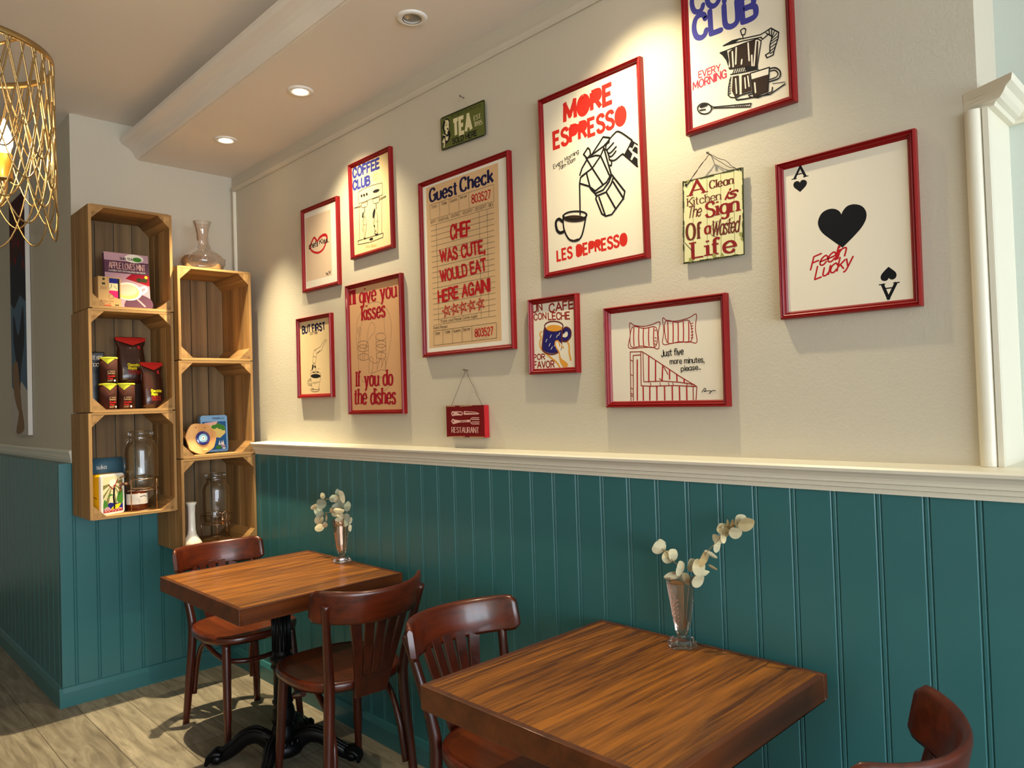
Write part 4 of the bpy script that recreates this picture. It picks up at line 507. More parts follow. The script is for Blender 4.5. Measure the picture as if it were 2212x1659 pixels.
def hanger(th, nailp, ends, mat, r, yy, double=False):
    b = MB()
    for k, (x, z) in enumerate(ends):
        m = Vector((x, yy, z)); q = Vector((nailp[0], -.012, nailp[1]))
        for s in ((-1, 1) if double else (0,)):
            P = [m.lerp(q, i/8)+Vector((math.sin(i*1.9+k)*.0016+s*.003*math.sin(i/8*PI), 0, math.cos(i*1.4+s)*.0016+s*.003*math.sin(i/8*PI))) for i in range(9)]; P[0] = m; P[-1] = q
            b.tube(P, r, mat, 5)
    b.build('hanging_string', th)
    b = MB(); b.tube([(nailp[0], 0, nailp[1]), (nailp[0], -.018, nailp[1]+.003)], .0015, 'nail', 6); b.lathe([(.0001, -.020), (.004, -.020), (.004, -.018), (.0001, -.018)], 'nail', 10, (nailp[0], 0, nailp[1]+.003), 'Y'); b.build('nail', th)
th, w, h, yy = plate('tea', 'metal_sign', 'green metal tea sold here sign hanging above the guest check print', .0015, 0, 'ink_teagreen', 0, .008)
hanger(th, (.0, .108), ((-.055, .06), (.052, .06)), 'string_pale', .0008, yy+.001)
th, w, h, yy = plate('kitchen', 'metal_sign', 'cream metal sign about a clean kitchen hung on a string', .0015, 0, 'ink_signcream', 0)
b = MB()
for a, c in (((-w/2-.001, -h/2-.001), (w/2+.001, -h/2+.0012)), ((-w/2-.001, h/2-.0012), (w/2+.001, h/2+.001)), ((-w/2-.001, -h/2), (-w/2+.0012, h/2)), ((w/2-.0012, -h/2), (w/2+.001, h/2))): b.box((a[0], yy-.0004, a[1]), (c[0], yy+.0018, c[1]), 'ink_moss')
b.build('rim', th)
hanger(th, (-.008, .176), ((-w/2+.010, h/2-.014), (w/2-.012, h/2-.004)), 'string_dark', .0009, yy-.001, True)
th, w, h, yy = plate('restaurant', 'wooden_block_sign', 'small red wooden restaurant sign with knife and fork hanging on twine', .024, 0, 'ink_deepred', 0)
hanger(th, (-.003, .192), ((-w/2+.018, h/2), (w/2-.022, h/2)), 'string_dark', .0008, yy+.012)
b = MB(); b.box((w/2, yy+.001, -h/2), (w/2+.0006, yy+.024, h/2), 'ink_stripe'); b.build('worn_edge', th)
# ------------------------------------------------------------ tables
def table(x0, x1, y0, y1, label):
    cx, cy = (x0+x1)/2, (y0+y1)/2; hx, hy = (x1-x0)/2, (y1-y0)/2; T = .749; th = .055; e = .016
    t = thing('cafe_table', label, 'table', (cx, cy, 0), group='square cafe tables along the panelled wall')
    b = MB(); b.box((-hx+e, -hy+e, T-th), (hx-e, hy-e, T), 'table_wood'); b.build('tabletop', t, bevel=.0006, segs=1)
    b = MB()
    for a, c in (((-hx, -hy, T-th-.002), (hx, -hy+e, T+.0004)), ((-hx, hy-e, T-th-.002), (hx, hy, T+.0004)), ((-hx, -hy+e, T-th-.002), (-hx+e, hy-e, T+.0004)), ((hx-e, -hy+e, T-th-.002), (hx, hy-e, T+.0004))): b.box(a, c, 'table_edge')
    b.build('edge_band', t, bevel=.0015)
    b = MB(); b.box((-.17, -.025, T-th-.012), (.17, .025, T-th), 'iron'); b.box((-.025, -.17, T-th-.012), (.025, .17, T-th), 'iron'); b.build('mounting_plate', t)
    pr = [(.05, .69), (.05, .68), (.036, .675), (.036, .64), (.043, .635), (.043, .622), (.034, .612), (.034, .44), (.038, .432), (.046, .424), (.046, .412), (.038, .404), (.042, .394), (.044, .384), (.036, .376), (.034, .36), (.035, .26), (.041, .252), (.041, .244), (.036, .238), (.042, .222), (.047, .196), (.046, .172), (.038, .158), (.042, .15), (.045, .14), (.045, .115), (.060, .105), (.075, .085), (.080, .062), (.070, .045), (.001, .045)]
    b = MB(); b.lathe(pr, 'iron', 28)
    for k in range(14):                                              # fluting round the upper shaft
        a = 2*PI*k/14; b.tube([(.034*math.cos(a), .034*math.sin(a), .45), (.034*math.cos(a), .034*math.sin(a), .605)], .005, 'iron', 5)
    for k in range(16):
        a = 2*PI*k/16; b.ball((.068*math.cos(a), .068*math.sin(a), .095), .009, 'iron', sz=1.8, seg=6, rings=5)
    b.build('column', t)
    for k in range(4):
        a = PI/4+k*PI/2; ca, sa = math.cos(a), math.sin(a); R = lambda r, s, z: (r*ca-s*sa, r*sa+s*ca, z)
        b = MB()
        P = spline([R(.05, 0, .085), R(.10, 0, .112), R(.155, 0, .102), R(.205, 0, .062), R(.245, 0, .036), R(.27, 0, .030)], 5)
        n = len(P); b.tube(P, [.038-.016*i/(n-1) for i in range(n)], 'iron', 10, sy=.72)
        for s in (-1, 1): b.tube(spline([R(.06, s*.012, .118), R(.11, s*.014, .138), R(.165, s*.013, .122), R(.21, s*.012, .082), R(.25, s*.010, .056)], 5), .0075, 'iron', 6)
        b.tube(spline([R(.06, 0, .124), R(.11, 0, .146), R(.17, 0, .126), R(.215, 0, .084), R(.26, 0, .058)], 5), .007, 'iron', 6)
        for s in (-.022, -.008, .008, .022):                         # claws
            b.tube(spline([R(.25, s*.7, .046), R(.275, s*1.1, .050), R(.298, s*1.25, .034), R(.305, s*1.25, .008)], 4), [.012]*6+[.011]*3+[.008]*4, 'iron', 7)
        b.ball(R(.272, 0, .026), .028, 'iron', sz=.9); b.build('leg', t)
    return t
table(-3.19, -2.445, 1.068, 1.737, 'far wooden cafe table nearest the crates, with the bushier vase')
table(-1.444, -.762, 1.068, 1.752, 'near wooden cafe table with striped grain at the bottom right')

# ------------------------------------------------------------ bentwood chairs (front is +x)
def chair(label):
    t = thing('bentwood_chair', label, 'chair', group='bentwood chairs at the two tables')
    def outline(k, z):
        P = []
        for i in range(48):
            a = 2*PI*i/48; c, s = math.cos(a), math.sin(a); e = .74
            x = math.copysign(abs(c)**e, c)*.212; y = math.copysign(abs(s)**e, s)*(.203+.012*c)
            P.append((x*k, y*k, z))
        return P
    rings = [outline(1, .432), outline(1.0, .428), outline(1.018, .438), outline(1.018, .452), outline(1.0, .460), outline(.94, .461), outline(.93, .458)]
    b = MB(); b.grid([r+[r[0]] for r in rings], 'chair_Y'); r0 = outline(.9, .428); b.add(r0, [tuple(range(48))], 'chair_Y'); b.grid([outline(1, .432)+[outline(1, .432)[0]], r0+[r0[0]]], 'chair_Y'); b.build('seat_rim', t)
    b = MB(); rr = [outline(.935, .459), outline(.8, .455), outline(.5, .451), outline(.2, .449)]; b.grid([r+[r[0]] for r in rr], 'chair_seat'); b.add(outline(.2, .449), [tuple(range(48))], 'chair_seat', True); b.build('seat', t)
    for s in (-1, 1):
        b = MB(); b.tube(spline([(.150, s*.150, .432), (.162, s*.156, .30), (.176, s*.163, .14), (.188, s*.170, 0)], 4), [.0185]*5+[.017]*4+[.014]*4, 'chair_Z', 12); b.build('leg', t)
    for s in (-1, 1):
        P = spline([(-.232, s*.172, 0), (-.212, s*.160, .2), (-.203, s*.146, .40), (-.212, s*.150, .50), (-.245, s*.170, .64), (-.276, s*.187, .748)], 5); n = len(P)
        b = MB(); b.tube(P, [.0145+.0045*math.sin(PI*min(1, i/(n-1)*1.25)) for i in range(n)], 'chair_Z', 12); b.build('rear_leg', t)
    # curved top rail, leaning back
    h, R = .104, .245; A = math.asin(.212/R); b = MB(); rows = []
    prof = [(-.5, -.45), (-.42, -.5), (.42, -.5), (.5, -.42), (.56, -.1), (.56, .15), (.48, .42), (.40, .5), (-.42, .5), (-.5, .45)]  # (height, thickness)
    N = 30
    for i in range(N+1):
        u = -1+2*i/N; a = A*u; end = max(0, (abs(u)-.90)/.10); hh = h*(1-.30*end**2)*.5*2; tk = .021*(1-.25*end)
        ring = []
        for q, d in prof:
            r = R+tk*d; z = .737+hh*q*.98; lean = (z-.737)*.22
            x = -.215+R*math.cos(A)-r*math.cos(a)-lean; ring.append((x, r*math.sin(a), z-.10*(R*math.cos(a)-R*math.cos(A))))
        rows.append(ring)
    b.grid([r+[r[0]] for r in rows], 'chair_Y'); n = len(prof); b.add(rows[0], [tuple(range(n))], 'chair_Y'); b.add(rows[-1], [tuple(range(n))], 'chair_Y'); b.build('top_rail', t)
    # fan back splat: solid foot, five slats
    def bp(v, w):                                                    # v 0..1 up, w sideways -> point on the leaning splat
        z = .405+v*.292; y = w*(.062+.060*v**1.25)
        return Vector((-.226-v**1.1*(.100-.030*(y/.124)**2), y, z))
    b = MB()
    def strip(w0, w1, v0, v1, n=8):
        rows = []
        for i in range(n+1):
            v = v0+(v1-v0)*i/n; f = (v-v0)/(v1-v0) if v1 > v0 else 0
            a, c = w0[0]+(w0[1]-w0[0])*f, w1[0]+(w1[1]-w1[0])*f
            p, q = bp(v, a), bp(v, c); d = Vector((.006, 0, 0)); rows.append([p-d, q-d, q+d, p+d, p-d])
        b.grid(rows, 'chair_Z', False); b.add(rows[0][:4], [(0, 1, 2, 3)], 'chair_Z'); b.add(rows[-1][:4], [(0, 1, 2, 3)], 'chair_Z')
    strip((-1, -1), (1, 1), 0, .26)
    for k in range(5):
        c = -1+.2+.4*k; strip((c-.19, c-.145), (c+.19, c+.145), .26, 1.0)
    b.build('back_splat', t, bevel=.0015, segs=1)
    for s in (-1, 1):
        b = MB(); b.tube(spline([(-.213, s*.139, .13), (-.199, s*.131, .25), (-.155, s*.128, .345), (-.07, s*.126, .40), (.03, s*.118, .422), (.09, s*.10, .426)], 5), .0115, 'chair_Z', 9); b.build('brace', t)
    b = MB(); b.tube(spline([(-.03, -.158, .395), (.05, -.150, .365), (.110, -.128, .345), (.150, -.07, .338), (.160, 0, .336), (.150, .07, .338), (.110, .128, .345), (.05, .150, .365), (-.03, .158, .395)], 5), .011, 'chair_Z', 9, sy=.9); b.build('hoop', t)
    return t
c1 = chair('bentwood chair below the crates, tucked behind the far table'); c1.location = (-3.285, 1.455, 0); c1.rotation_euler = (0, 0, .03)
g = c1['group']
dup(c1, (-2.455, 1.45, 0), (0, 0, PI-.06), 'bentwood chair with its back to us between the two tables', g, (1, 1, 1.03))
dup(c1, (-1.51, 1.462, 0), (0, 0, .0), 'bentwood chair at the left side of the near table', g)
dup(c1, (-.738, 1.41, 0), (0, 0, PI+.06), 'bentwood chair cut off at the bottom right corner', g, (1, 1, 1.04))

# ------------------------------------------------------------ crates on the back wall
def crate_parts(t, x0, x1, y0, y1, z0, z1, seed):
    r = random.Random(seed); k = .0125; W = y1-y0; H = z1-z0; D = x1-x0
    for s in (0, 1):                                                 # sides: four narrow boards upright
        b = MB(); n = 4; w = D/n
        for i in range(n): b.box((x0+i*w+.0016, (y0 if s == 0 else y1-k)+r.uniform(-.0008, .0008), z0+k*.2), (x0+(i+1)*w-.0016, (y0+k if s == 0 else y1)+r.uniform(-.0008, .0008), z1-k*.2), 'crate_Z')
        b.build('side_panel', t)
    for s in (0, 1):                                                 # top and bottom: three boards across
        b = MB(); n = 3; w = D/n
        for i in range(n): b.box((x0+i*w+.0015, y0+k, (z0 if s == 0 else z1-k)+r.uniform(0, .001)), (x0+(i+1)*w-.0015, y1-k, (z0+k if s == 0 else z1)-r.uniform(0, .001)), 'crate_Y')
        b.build('end_panel', t)
    b = MB(); n = 4; w = (W-2*k)/n
    for i in range(n): b.box((x0, y0+k+i*w+.0028, z0+k), (x0+.010, y0+k+(i+1)*w-.0028, z1-k), 'crate_back')
    b.build('back_panel', t)
    q = .056
    for sy in (0, 1):
        for sz in (0, 1):
            ya, za = (y0+k if sy == 0 else y1-k), (z0+k if sz == 0 else z1-k); dy, dz = (q if sy == 0 else -q), (q if sz == 0 else -q)
            if seed == 6 and sy == sz == 0: dy, dz = .026, .026
            b = MB(); b.prism([(ya, za), (ya+dy, za), (ya, za+dz)], x1-.034 if sy == 0 and sz == 0 else x0+.012, x1-.002, 'X', 'crate_X'); b.build('corner_block', t)
def crate(y0, y1, z0, z1, x1, label, seed):
    t = thing('apple_crate', label, 'crate', (-4.154, (y0+y1)/2, z0), group='wooden crates mounted on the back wall')
    hw = (y1-y0)/2; crate_parts(t, 0, x1+4.154, -hw, hw, 0, z1-z0, seed)
crate(1.005, 1.385, 1.922, 2.417, -3.855, 'top crate of the left column holding a purple tea packet', 1)
crate(.998, 1.382, 1.428, 1.921, -3.855, 'middle crate of the left column holding chocolate tins and bags', 2)
crate(.990, 1.383, .924, 1.427, -3.852, 'bottom crate of the left column holding a yellow tin and glass jar', 3)
crate(1.389, 1.771, 1.678, 2.155, -3.805, 'empty crate at the top of the right column under the carafe', 4)
crate(1.387, 1.771, 1.182, 1.677, -3.805, 'middle crate of the right column holding the blue eye plaque', 5)
crate(1.386, 1.772, .716, 1.181, -3.802, 'lowest crate of the right column holding the white bud vase', 6)

# ------------------------------------------------------------ things in the crates
def face_ink(t, name, origin, ux, uz, nrm, parent=None):
    """A printing plane: origin, unit vectors across and up, slightly lifted along the normal."""
    o, ux, uz, nrm = Vector(origin), Vector(ux), Vector(uz), Vector(nrm)
    return Ink(lambda u, v, l: tuple(o+ux*u+uz*v+nrm*(.0004+.000005*l)))
# carafe
t = thing('glass_carafe', 'pale pink glass carafe standing on the right crate column', 'carafe', (-3.955, 1.577, 2.1552))
b = MB(); b.lathe([(.0001, .0015), (.075, .001), (.100, .018), (.114, .045), (.112, .068), (.092, .095), (.060, .115), (.040, .138), (.031, .170), (.030, .20), (.036, .235), (.048, .27)], 'glass_carafe', 40); b.build('body', t)
b = MB(); b.lathe([(.0475, .2695), (.0495, .2715), (.0475, .2725), (.046, .2705), (.0475, .2695)], 'glass_carafe', 40); b.build('lip', t)
b = MB()
for k in range(9):
    a0 = 2*PI*k/9; P = []
    for i in range(14):
        f = i/13; z = .012+f*.13; r = [.098, .113, .113, .094, .062, .042][min(5, int(f*5.99))]; a = a0+f*.9; P.append((r*math.cos(a), r*math.sin(a), z))
    b.tube(spline(P, 2), .0016, 'glass_carafe', 5)
b.build('swirl_rib', t)
# tea packet
t = thing('tea_packet', 'large purple apple and mint tea packet standing in the top left crate', 'tea packet', (-3.955, 1.199, 1.935), (0, -.10, .03))
W2, H = .103, .278
b = MB(); rows = []
for i in range(9):
    f = i/8; d = .020*math.sin(PI*min(1, f*1.6+.18))*(1-f)**.5+.0015; rows.append([(-d, -W2, H*f), (-d*.6, 0, H*f), (-d, W2, H*f), (d, W2, H*f), (d*1.2, 0, H*f), (d, -W2, H*f), (-d, -W2, H*f)])
b.grid(rows, 'ink_purple'); b.add(rows[0][:6], [tuple(range(6))], 'ink_purple'); b.add(rows[-1][:6], [tuple(range(6))], 'ink_purple'); b.build('pouch', t)
ink = face_ink(t, 'p', (.0255, 0, 0), (0, 1, 0), (0, 0, 1), (1, 0, 0))
Rr = lambda x0, z0, x1, z1, m: ink.fill([(x0, z0), (x1, z0), (x1, z1), (x0, z1)], 'ink_'+m)
Rr(-W2, .002, W2, H, 'mauve'); Rr(-W2, .176, W2, .238, 'purple'); ink.fill([(-.01, .15), (W2, .12), (W2, .176), (.02, .176)], 'ink_crimson', 0); ink.fill([(-.02, .002), (W2, .002), (W2, .055), (.02, .075)], 'ink_purple', 1)
ink.fill([(.036+.045*math.cos(a*PI/8), .256+.022*math.sin(a*PI/8)) for a in range(16)], 'ink_paper'); ink.fill([(.05+.022*math.cos(a*PI/8), .252+.012*math.sin(a*PI/8)) for a in range(16)], 'ink_green')
ink.text('SUKI TEA', (-.03, .246), (.028, .246), (-.03, .257), 'ink_black', 'sans', 2.2); ink.text('APPLE LOVES MINT', (-.082, .198), (.086, .198), (-.082, .228), 'ink_pink', 'hand', 1.1); ink.text('A LAYERED TASTE THAT IS BALANCED AND SMOOTH', (-.085, .183), (.086, .183), (-.085, .190), 'ink_paper', 'sans', 1.4)
E2 = lambda cx, cy, rx, ry, m: ink.fill([(cx+rx*math.cos(a*PI/10), cy+ry*math.sin(a*PI/10)) for a in range(20)], 'ink_'+m)
E2(0.0, .086, .066, .046, 'white'); E2(-.004, .084, .056, .038, 'sand'); E2(-.008, .092, .05, .028, 'beige'); ink.stroke([(.055, .105), (.078, .115), (.088, .102), (.072, .085), (.060, .078)], .011, 'ink_white', 1)
for x in (.055, .08): E2(x, .148, .014, .011, 'moss'); 
E2(.088, .165, .008, .008, 'lime'); ink.stroke([(.04, .05), (.075, .015)], .008, 'ink_mauve'); ink.build('print', t)
# bamboo cup box
t = thing('cup_box', 'small brown cardboard cup box with blue and pink window in the top left crate', 'box', (-3.905, 1.106, 1.935), (0, 0, .10))
b = MB(); b.box((-.07, -.052, 0), (0, .052, .147), 'ink_cardboard'); b.build('carton', t, bevel=.001)
ink = face_ink(t, 'p', (0, 0, 0), (0, 1, 0), (0, 0, 1), (1, 0, 0))
Rr(-.002, .03, .046, .142, 'black'); Rr(-.002, .118, .038, .142, 'cobalt'); Rr(-.002, .082, .038, .118, 'cream'); Rr(-.002, .045, .038, .082, 'magenta'); ink.stroke([(0, .09), (.008, .1), (.008, .112)], .002, 'ink_black', 1); ink.stroke([(.02, .105), (.026, .098), (.032, .092)], .002, 'ink_black')
ink.fill([(-.006+.030*math.cos(a*PI/10), .036+.032*math.sin(a*PI/10)) for a in range(20)], 'ink_cardboard'); ink.fill([(-.03, .030), (.046, .030), (.046, .044), (.02, .05), (-.03, .06)], 'ink_cardboard'); ink.stroke([(.006+.011*math.cos(a*PI/8), .052+.011*math.sin(a*PI/8)) for a in range(17)], .0014, 'ink_moss')
ink.text('Bamboo Fibre', (-.042, .026), (.016, .026), (-.042, .033), 'ink_brown', 'sans', 1.2); ink.text('Green Cup', (-.042, .017), (.004, .017), (-.042, .024), 'ink_brown', 'sans', 1.2); Rr(-.044, .006, .006, .012, 'terracotta'); Rr(.024, .010, .042, .015, 'moss')
E2(-.027, .135, .006, .006, 'moss'); Rr(-.035, .108, -.020, .118, 'moss'); ink.text('Good Earth', (-.042, .094), (-.012, .094), (-.042, .099), 'ink_brown', 'sans', 1.2); ink.text('Good Life', (-.042, .086), (-.012, .086), (-.042, .091), 'ink_brown', 'sans', 1.2); ink.build('print', t)
# middle left crate
def wrap_print(b, r, z0, z1, a0, a1, mat, lift=.0003, n=14): b.grid([[((r+lift)*math.cos(a0+(a1-a0)*i/n), (r+lift)*math.sin(a0+(a1-a0)*i/n), z) for i in range(n+1)] for z in (z0, z1)], mat)
def tin(loc, rz, label):
    t = thing('cocoa_tin', label, 'tin', loc, (0, 0, rz), 'brown chocolate tins with lime lids'); r = .0385
    b = MB(); b.lathe([(.0001, 0), (r, 0), (r, .117), (.0001, .117)], 'ink_chocolate', 32); b.build('can', t)
    b = MB(); b.lathe([(r, .117), (r+.0012, .118), (r+.0012, .124), (r-.002, .1255), (.0001, .1245)], 'ink_lime', 32); b.build('lid', t)
    ink = Ink(lambda u, v, l: ((r+.0003+.000005*l)*math.cos(u/r), (r+.0003+.000005*l)*math.sin(u/r), v))
    n = 14; e = lambda u: .117-.026*max(0, 1-abs(u)/.034)**1.3; ink.lay += 1
    for i in range(n):
        u0, u1 = -.034+.068*i/n, -.034+.068*(i+1)/n; ink.add([ink.put(u0, .117, 1), ink.put(u1, .117, 1), ink.put(u1, e(u1), 1), ink.put(u0, e(u0), 1)], [(0, 1, 2, 3)], 'ink_lime')
    ink.stroke([(-.05, .104), (-.02, .098), (0, .07), (.02, .098), (.05, .104)], .0008, 'ink_terracotta', 1)
    for s, z, m, h in (('A TASTY', .052, 'kraft', .007), ('DRINKABLE', .043, 'kraft', .006), ('Chocolate', .030, 'chocred', .008), ('Abyss', .019, 'chocred', .008), ('DUST', .008, 'kraft', .007)): ink.text(s, (-.002, z), (.032 if len(s) > 5 else .02, z), (-.002, z+h), 'ink_'+m, 'sans', 1.8 if m == 'chocred' else 1.1)
    ink.fill([(.030+.005*math.cos(a*PI/6), .012+.005*math.sin(a*PI/6)) for a in range(12)], 'ink_white'); ink.build('label_lettering', t); return t
tin((-3.925, 1.095, 1.4412), -.05, 'chocolate tin at lower left of the three stacked tins'); tin((-3.925, 1.176, 1.4412), -.50, 'chocolate tin at lower right of the three stacked tins'); tin((-3.925, 1.100, 1.5675), -.35, 'chocolate tin standing on top of the other two')
t = thing('black_pouch', 'flat black white-chocolate pouch leaning behind the tins', 'pouch', (-4.00, 1.063, 1.4412), (.0, -.08, -.12))
b = MB(); b.box((-.012, -.042, 0), (.012, .042, .285), 'foil_blackpack'); b.build('pouch', t, bevel=.006)
ink = face_ink(t, 'p', (.012, 0, 0), (0, 1, 0), (0, 0, 1), (1, 0, 0)); ink.text('WHITE HOT', (-.034, .245), (.030, .245), (-.034, .264), 'ink_white', 'sans', 1.7); ink.text('Choc', (-.034, .212), (.012, .212), (-.034, .236), 'ink_white', 'script', 1.2); ink.build('print', t)
t = thing('dark_carton', 'dark brown carton under the larger chocolate bag', 'box', (-4.065, 1.262, 1.4412)); b = MB(); b.box((-.05, -.075, 0), (.05, .060, .128), 'ink_dark'); b.build('carton', t, bevel=.001)
def bag(loc, rot, W, H, D, label, lab_h):
    t = thing('chocolate_bag', label, 'bag', loc, rot, 'glossy brown chocolate bags'); r = random.Random(int(H*1e4)); rows = []; n = 22
    for i in range(15):
        f = i/14; d = D*(1-f**2.2)*(.75+.25*min(1, f*6)); w = W*(.96+.06*math.sin(f*5)) if f < .8 else W*(1+.10*(f-.8)/.2); ring = []
        for k in range(n):
            a = 2*PI*k/n; c, s = math.cos(a), math.sin(a); j = 1+r.uniform(-.05, .05)*(1 if 0 < f < .9 else .2)
            ring.append((math.copysign(abs(c)**.6, c)*max(d, .0015)*j, math.copysign(abs(s)**.55, s)*w*(1+r.uniform(-.02, .02)), H*f+r.uniform(-.004, .004)*(f > 0)))
        rows.append(ring+[ring[0]])
    b = MB(); b.grid(rows, 'foil_chocolate'); b.add(rows[0][:n], [tuple(range(n))], 'foil_chocolate'); b.add(rows[-1][:n], [tuple(range(n))], 'foil_chocolate'); b.build('bag_body', t)
    sl = lambda z: D*(1-(z/H)**2.2)*1.06+.0012
    ink = Ink(lambda u, v, l: (sl(v)+.001+.000005*l, u, v))
    b = MB(); b.add([(sl(H*.9)+.004, -W*1.04, H*.93), (sl(H*.9)+.004, W*1.04, H*.93), (.004, W*1.1, H*1.0), (.004, -W*1.1, H*1.0), (sl(H*.78)+.004, W*.1, H*.82)], [(0, 1, 2, 3), (0, 4, 1)], 'ink_chocred'); b.build('red_band', t, solid=.0012)
    z = lab_h; ink.text('Chocolate', (-W*.35, z), (W*.62, z), (-W*.35, z+.014), 'ink_yellow', 'sans', 2.2); ink.text('Abyss', (-W*.35, z-.016), (W*.25, z-.016), (-W*.35, z-.002), 'ink_yellow', 'sans', 2.2); ink.text('DRINKING', (-W*.35, z-.030), (W*.5, z-.030), (-W*.35, z-.021), 'ink_chocred', 'sans', 1.1); ink.text('CHOCOLATE', (-W*.35, z-.042), (W*.55, z-.042), (-W*.35, z-.033), 'ink_chocred', 'sans', 1.1)
    ink.build('label_lettering', t)
    ink = Ink(lambda u, v, l: (sl(v)+.0015, u, v)); ink.fill([(W*.42, H*.74), (W*.62, H*.74), (W*.62, H*.82), (W*.42, H*.82)], 'ink_stripe'); ink.build('red_tag', t); return t
bag((-4.045, 1.238, 1.5698), (0, -.05, -.05), .066, .235, .040, 'larger glossy brown chocolate bag with red top, standing higher', .085)
bag((-3.945, 1.305, 1.4412), (0, -.06, .05), .050, .232, .036, 'smaller glossy brown chocolate bag at the right of the crate', .078)
# bottom left crate
t = thing('blue_pouch', 'blue tea pouch standing behind the yellow tin', 'pouch', (-4.10, 1.128, .9372), (0, -.03, .02))
b = MB(); rows = []
for i in range(9):
    f = i/8; d = .030*(1-f)**.6+.0012; rows.append([(-d, -.078, .262*f), (d, -.078, .262*f), (d*1.15, 0, .262*f), (d, .078, .262*f), (-d, .078, .262*f), (-d, -.078, .262*f)])
b.grid(rows, 'foil_blue'); b.add(rows[0][:5], [tuple(range(5))], 'foil_blue'); b.add(rows[-1][:5], [tuple(range(5))], 'foil_blue'); b.build('pouch', t)
ink = Ink(lambda u, v, l: (.0355*(1-v/.262)**.6+.0022+.000005*l, u, v)); ink.text('suka', (-.045, .208), (-.001, .208), (-.045, .228), 'ink_white', 'didone', 2.0); ink.stroke([(-.07, .186), (-.06, .196), (-.05, .186)], .001, 'ink_ltblue'); ink.build('print', t)
t = thing('picture_tin', 'yellow sided tin with a white picture lid of a dancer under sunrays', 'tin', (-3.945, 1.083, .9372), (0, 0, .47))
def rrect(w, h, r, n=5): return [(sx*(w-r)+r*math.cos(a), h+sz*(h-r)+r*math.sin(a)) for sx, sz, a0 in ((1, 1, 0), (-1, 1, PI/2), (-1, -1, PI), (1, -1, 1.5*PI)) for a in [a0+k*PI/2/n for k in range(n+1)]]
b = MB(); b.prism(rrect(.066, .097, .014), -.042, .030, 'X', 'tin_yellow'); b.build('tin_body', t)
b = MB(); b.prism(rrect(.0675, .097, .015), .030, .043, 'X', 'tin_white'); lid = b.build('lid', t, bevel=.001)
ink = face_ink(t, 'p', (.043, 0, 0), (0, 1, 0), (0, 0, 1), (1, 0, 0)); Rr(-.056, .012, .056, .182, 'cream'); 
for k in range(9):
    a = PI*(.02+k*.12)+PI; c0, c1 = (0+.13*math.cos(a), .150+.13*math.sin(a)), (0+.13*math.cos(a+.17), .150+.13*math.sin(a+.17)); ink.fill([(0, .150)]+[(max(-.056, min(.056, p[0])), max(.05, min(.18, p[1]))) for p in (c0, c1)], 'ink_olive')
E2(0, .150, .02, .018, 'white'); ink.fill([(-.056, .012), (.056, .012), (.056, .06), (.02, .05), (-.02, .058), (-.056, .03)], 'ink_cobalt'); ink.fill([(-.02, .022), (.03, .026), (.05, .05), (.01, .045)], 'ink_yellow')
for P in ([(-.056, .03), (-.05, .075), (-.03, .05), (-.035, .03)], [(.02, .07), (.04, .115), (.056, .1), (.056, .05), (.035, .05)], [(-.03, .085), (-.015, .098), (.005, .092), (-.008, .09)]): ink.fill(P, 'ink_green', 1)
E2(-.034, .026, .018, .013, 'mauve'); E2(.036, .020, .018, .008, 'pink'); ink.stroke([(-.022, .14), (-.006, .125), (.006, .122), (.02, .150), (.03, .165)], .005, 'ink_rust', 1); ink.stroke([(.008, .122), (.006, .10), (.003, .08), (.008, .05), (.006, .028)], .010, 'ink_black', 1); E2(.010, .134, .006, .007, 'rust'); Rr(-.054, .012, .054, .024, 'crimson'); ink.stroke([(-.05, .016), (-.044, .025), (-.04, .016), (-.03, .022), (-.022, .016), (-.014, .026), (-.006, .016), (.004, .022), (.014, .016), (.022, .026), (.03, .016), (.04, .022), (.05, .018)], .0028, 'ink_pink', 1); o = ink.build('print', t)
ink = face_ink(t, 's', (0, -.066, 0), (1, 0, 0), (0, 0, 1), (0, -1, 0)); ink.stroke([(-.025, .08), (-.005, .088), (.015, .08)], .003, 'ink_black', 1); ink.build('side_mark', t)
def dispenser(loc, rz, label, s=1.0):
    t = thing('drink_dispenser', label, 'glass jar', loc, (0, 0, rz), 'glass drink dispensers with clip lids'); t.scale = (s, s, s)
    b = MB(); b.lathe([(.0001, .002), (.066, .002), (.074, .008), (.078, .02), (.079, .06), (.080, .19), (.077, .212), (.066, .232), (.056, .242), (.055, .262), (.0575, .266)], 'glass', 40); b.build('jar', t)
    b = MB(); b.lathe([(.0575, .268), (.060, .270), (.060, .282), (.056, .288), (.040, .291), (.0001, .291)], 'glass', 36); b.build('lid', t)
    b = MB(); b.tube([(.0575*math.cos(a*PI/18), .0575*math.sin(a*PI/18), .255) for a in range(36)], .0013, 'chrome', 6, closed=True)
    for q in (0, PI):
        c, s2 = math.cos(q), math.sin(q); b.tube(spline([(.058*c, .01, .255), (.078*c, .012, .245), (.088*c, .0, .222), (.078*c, -.012, .245), (.058*c, -.01, .255)], 5), .0013, 'chrome', 5); b.tube(spline([(.058*c, .012, .255), (.066*c, .01, .275), (.060*c, 0, .287)], 4), .0013, 'chrome', 5)
    b.build('wire_clip', t)
    b = MB(); b.lathe([(.0001, .078), (.010, .078), (.010, .092), (.0075, .094), (.0075, .12), (.010, .122), (.010, .130), (.0001, .131)], 'copper_wire', 14, (0, 0, .035), 'X'); b.lathe([(.0001, .006), (.007, .006), (.008, .03), (.012, .05), (.0001, .055)], 'copper_wire', 14, (.122, 0, -.005)); b.tube(spline([(.122, 0, .05), (.124, .0, .064), (.118, .022, .075), (.116, .03, .076)], 4), .0042, 'copper_wire', 8); b.tube([(.118, -.022, .074), (.122, 0, .064)], .0042, 'copper_wire', 8); b.build('tap', t)
    return t
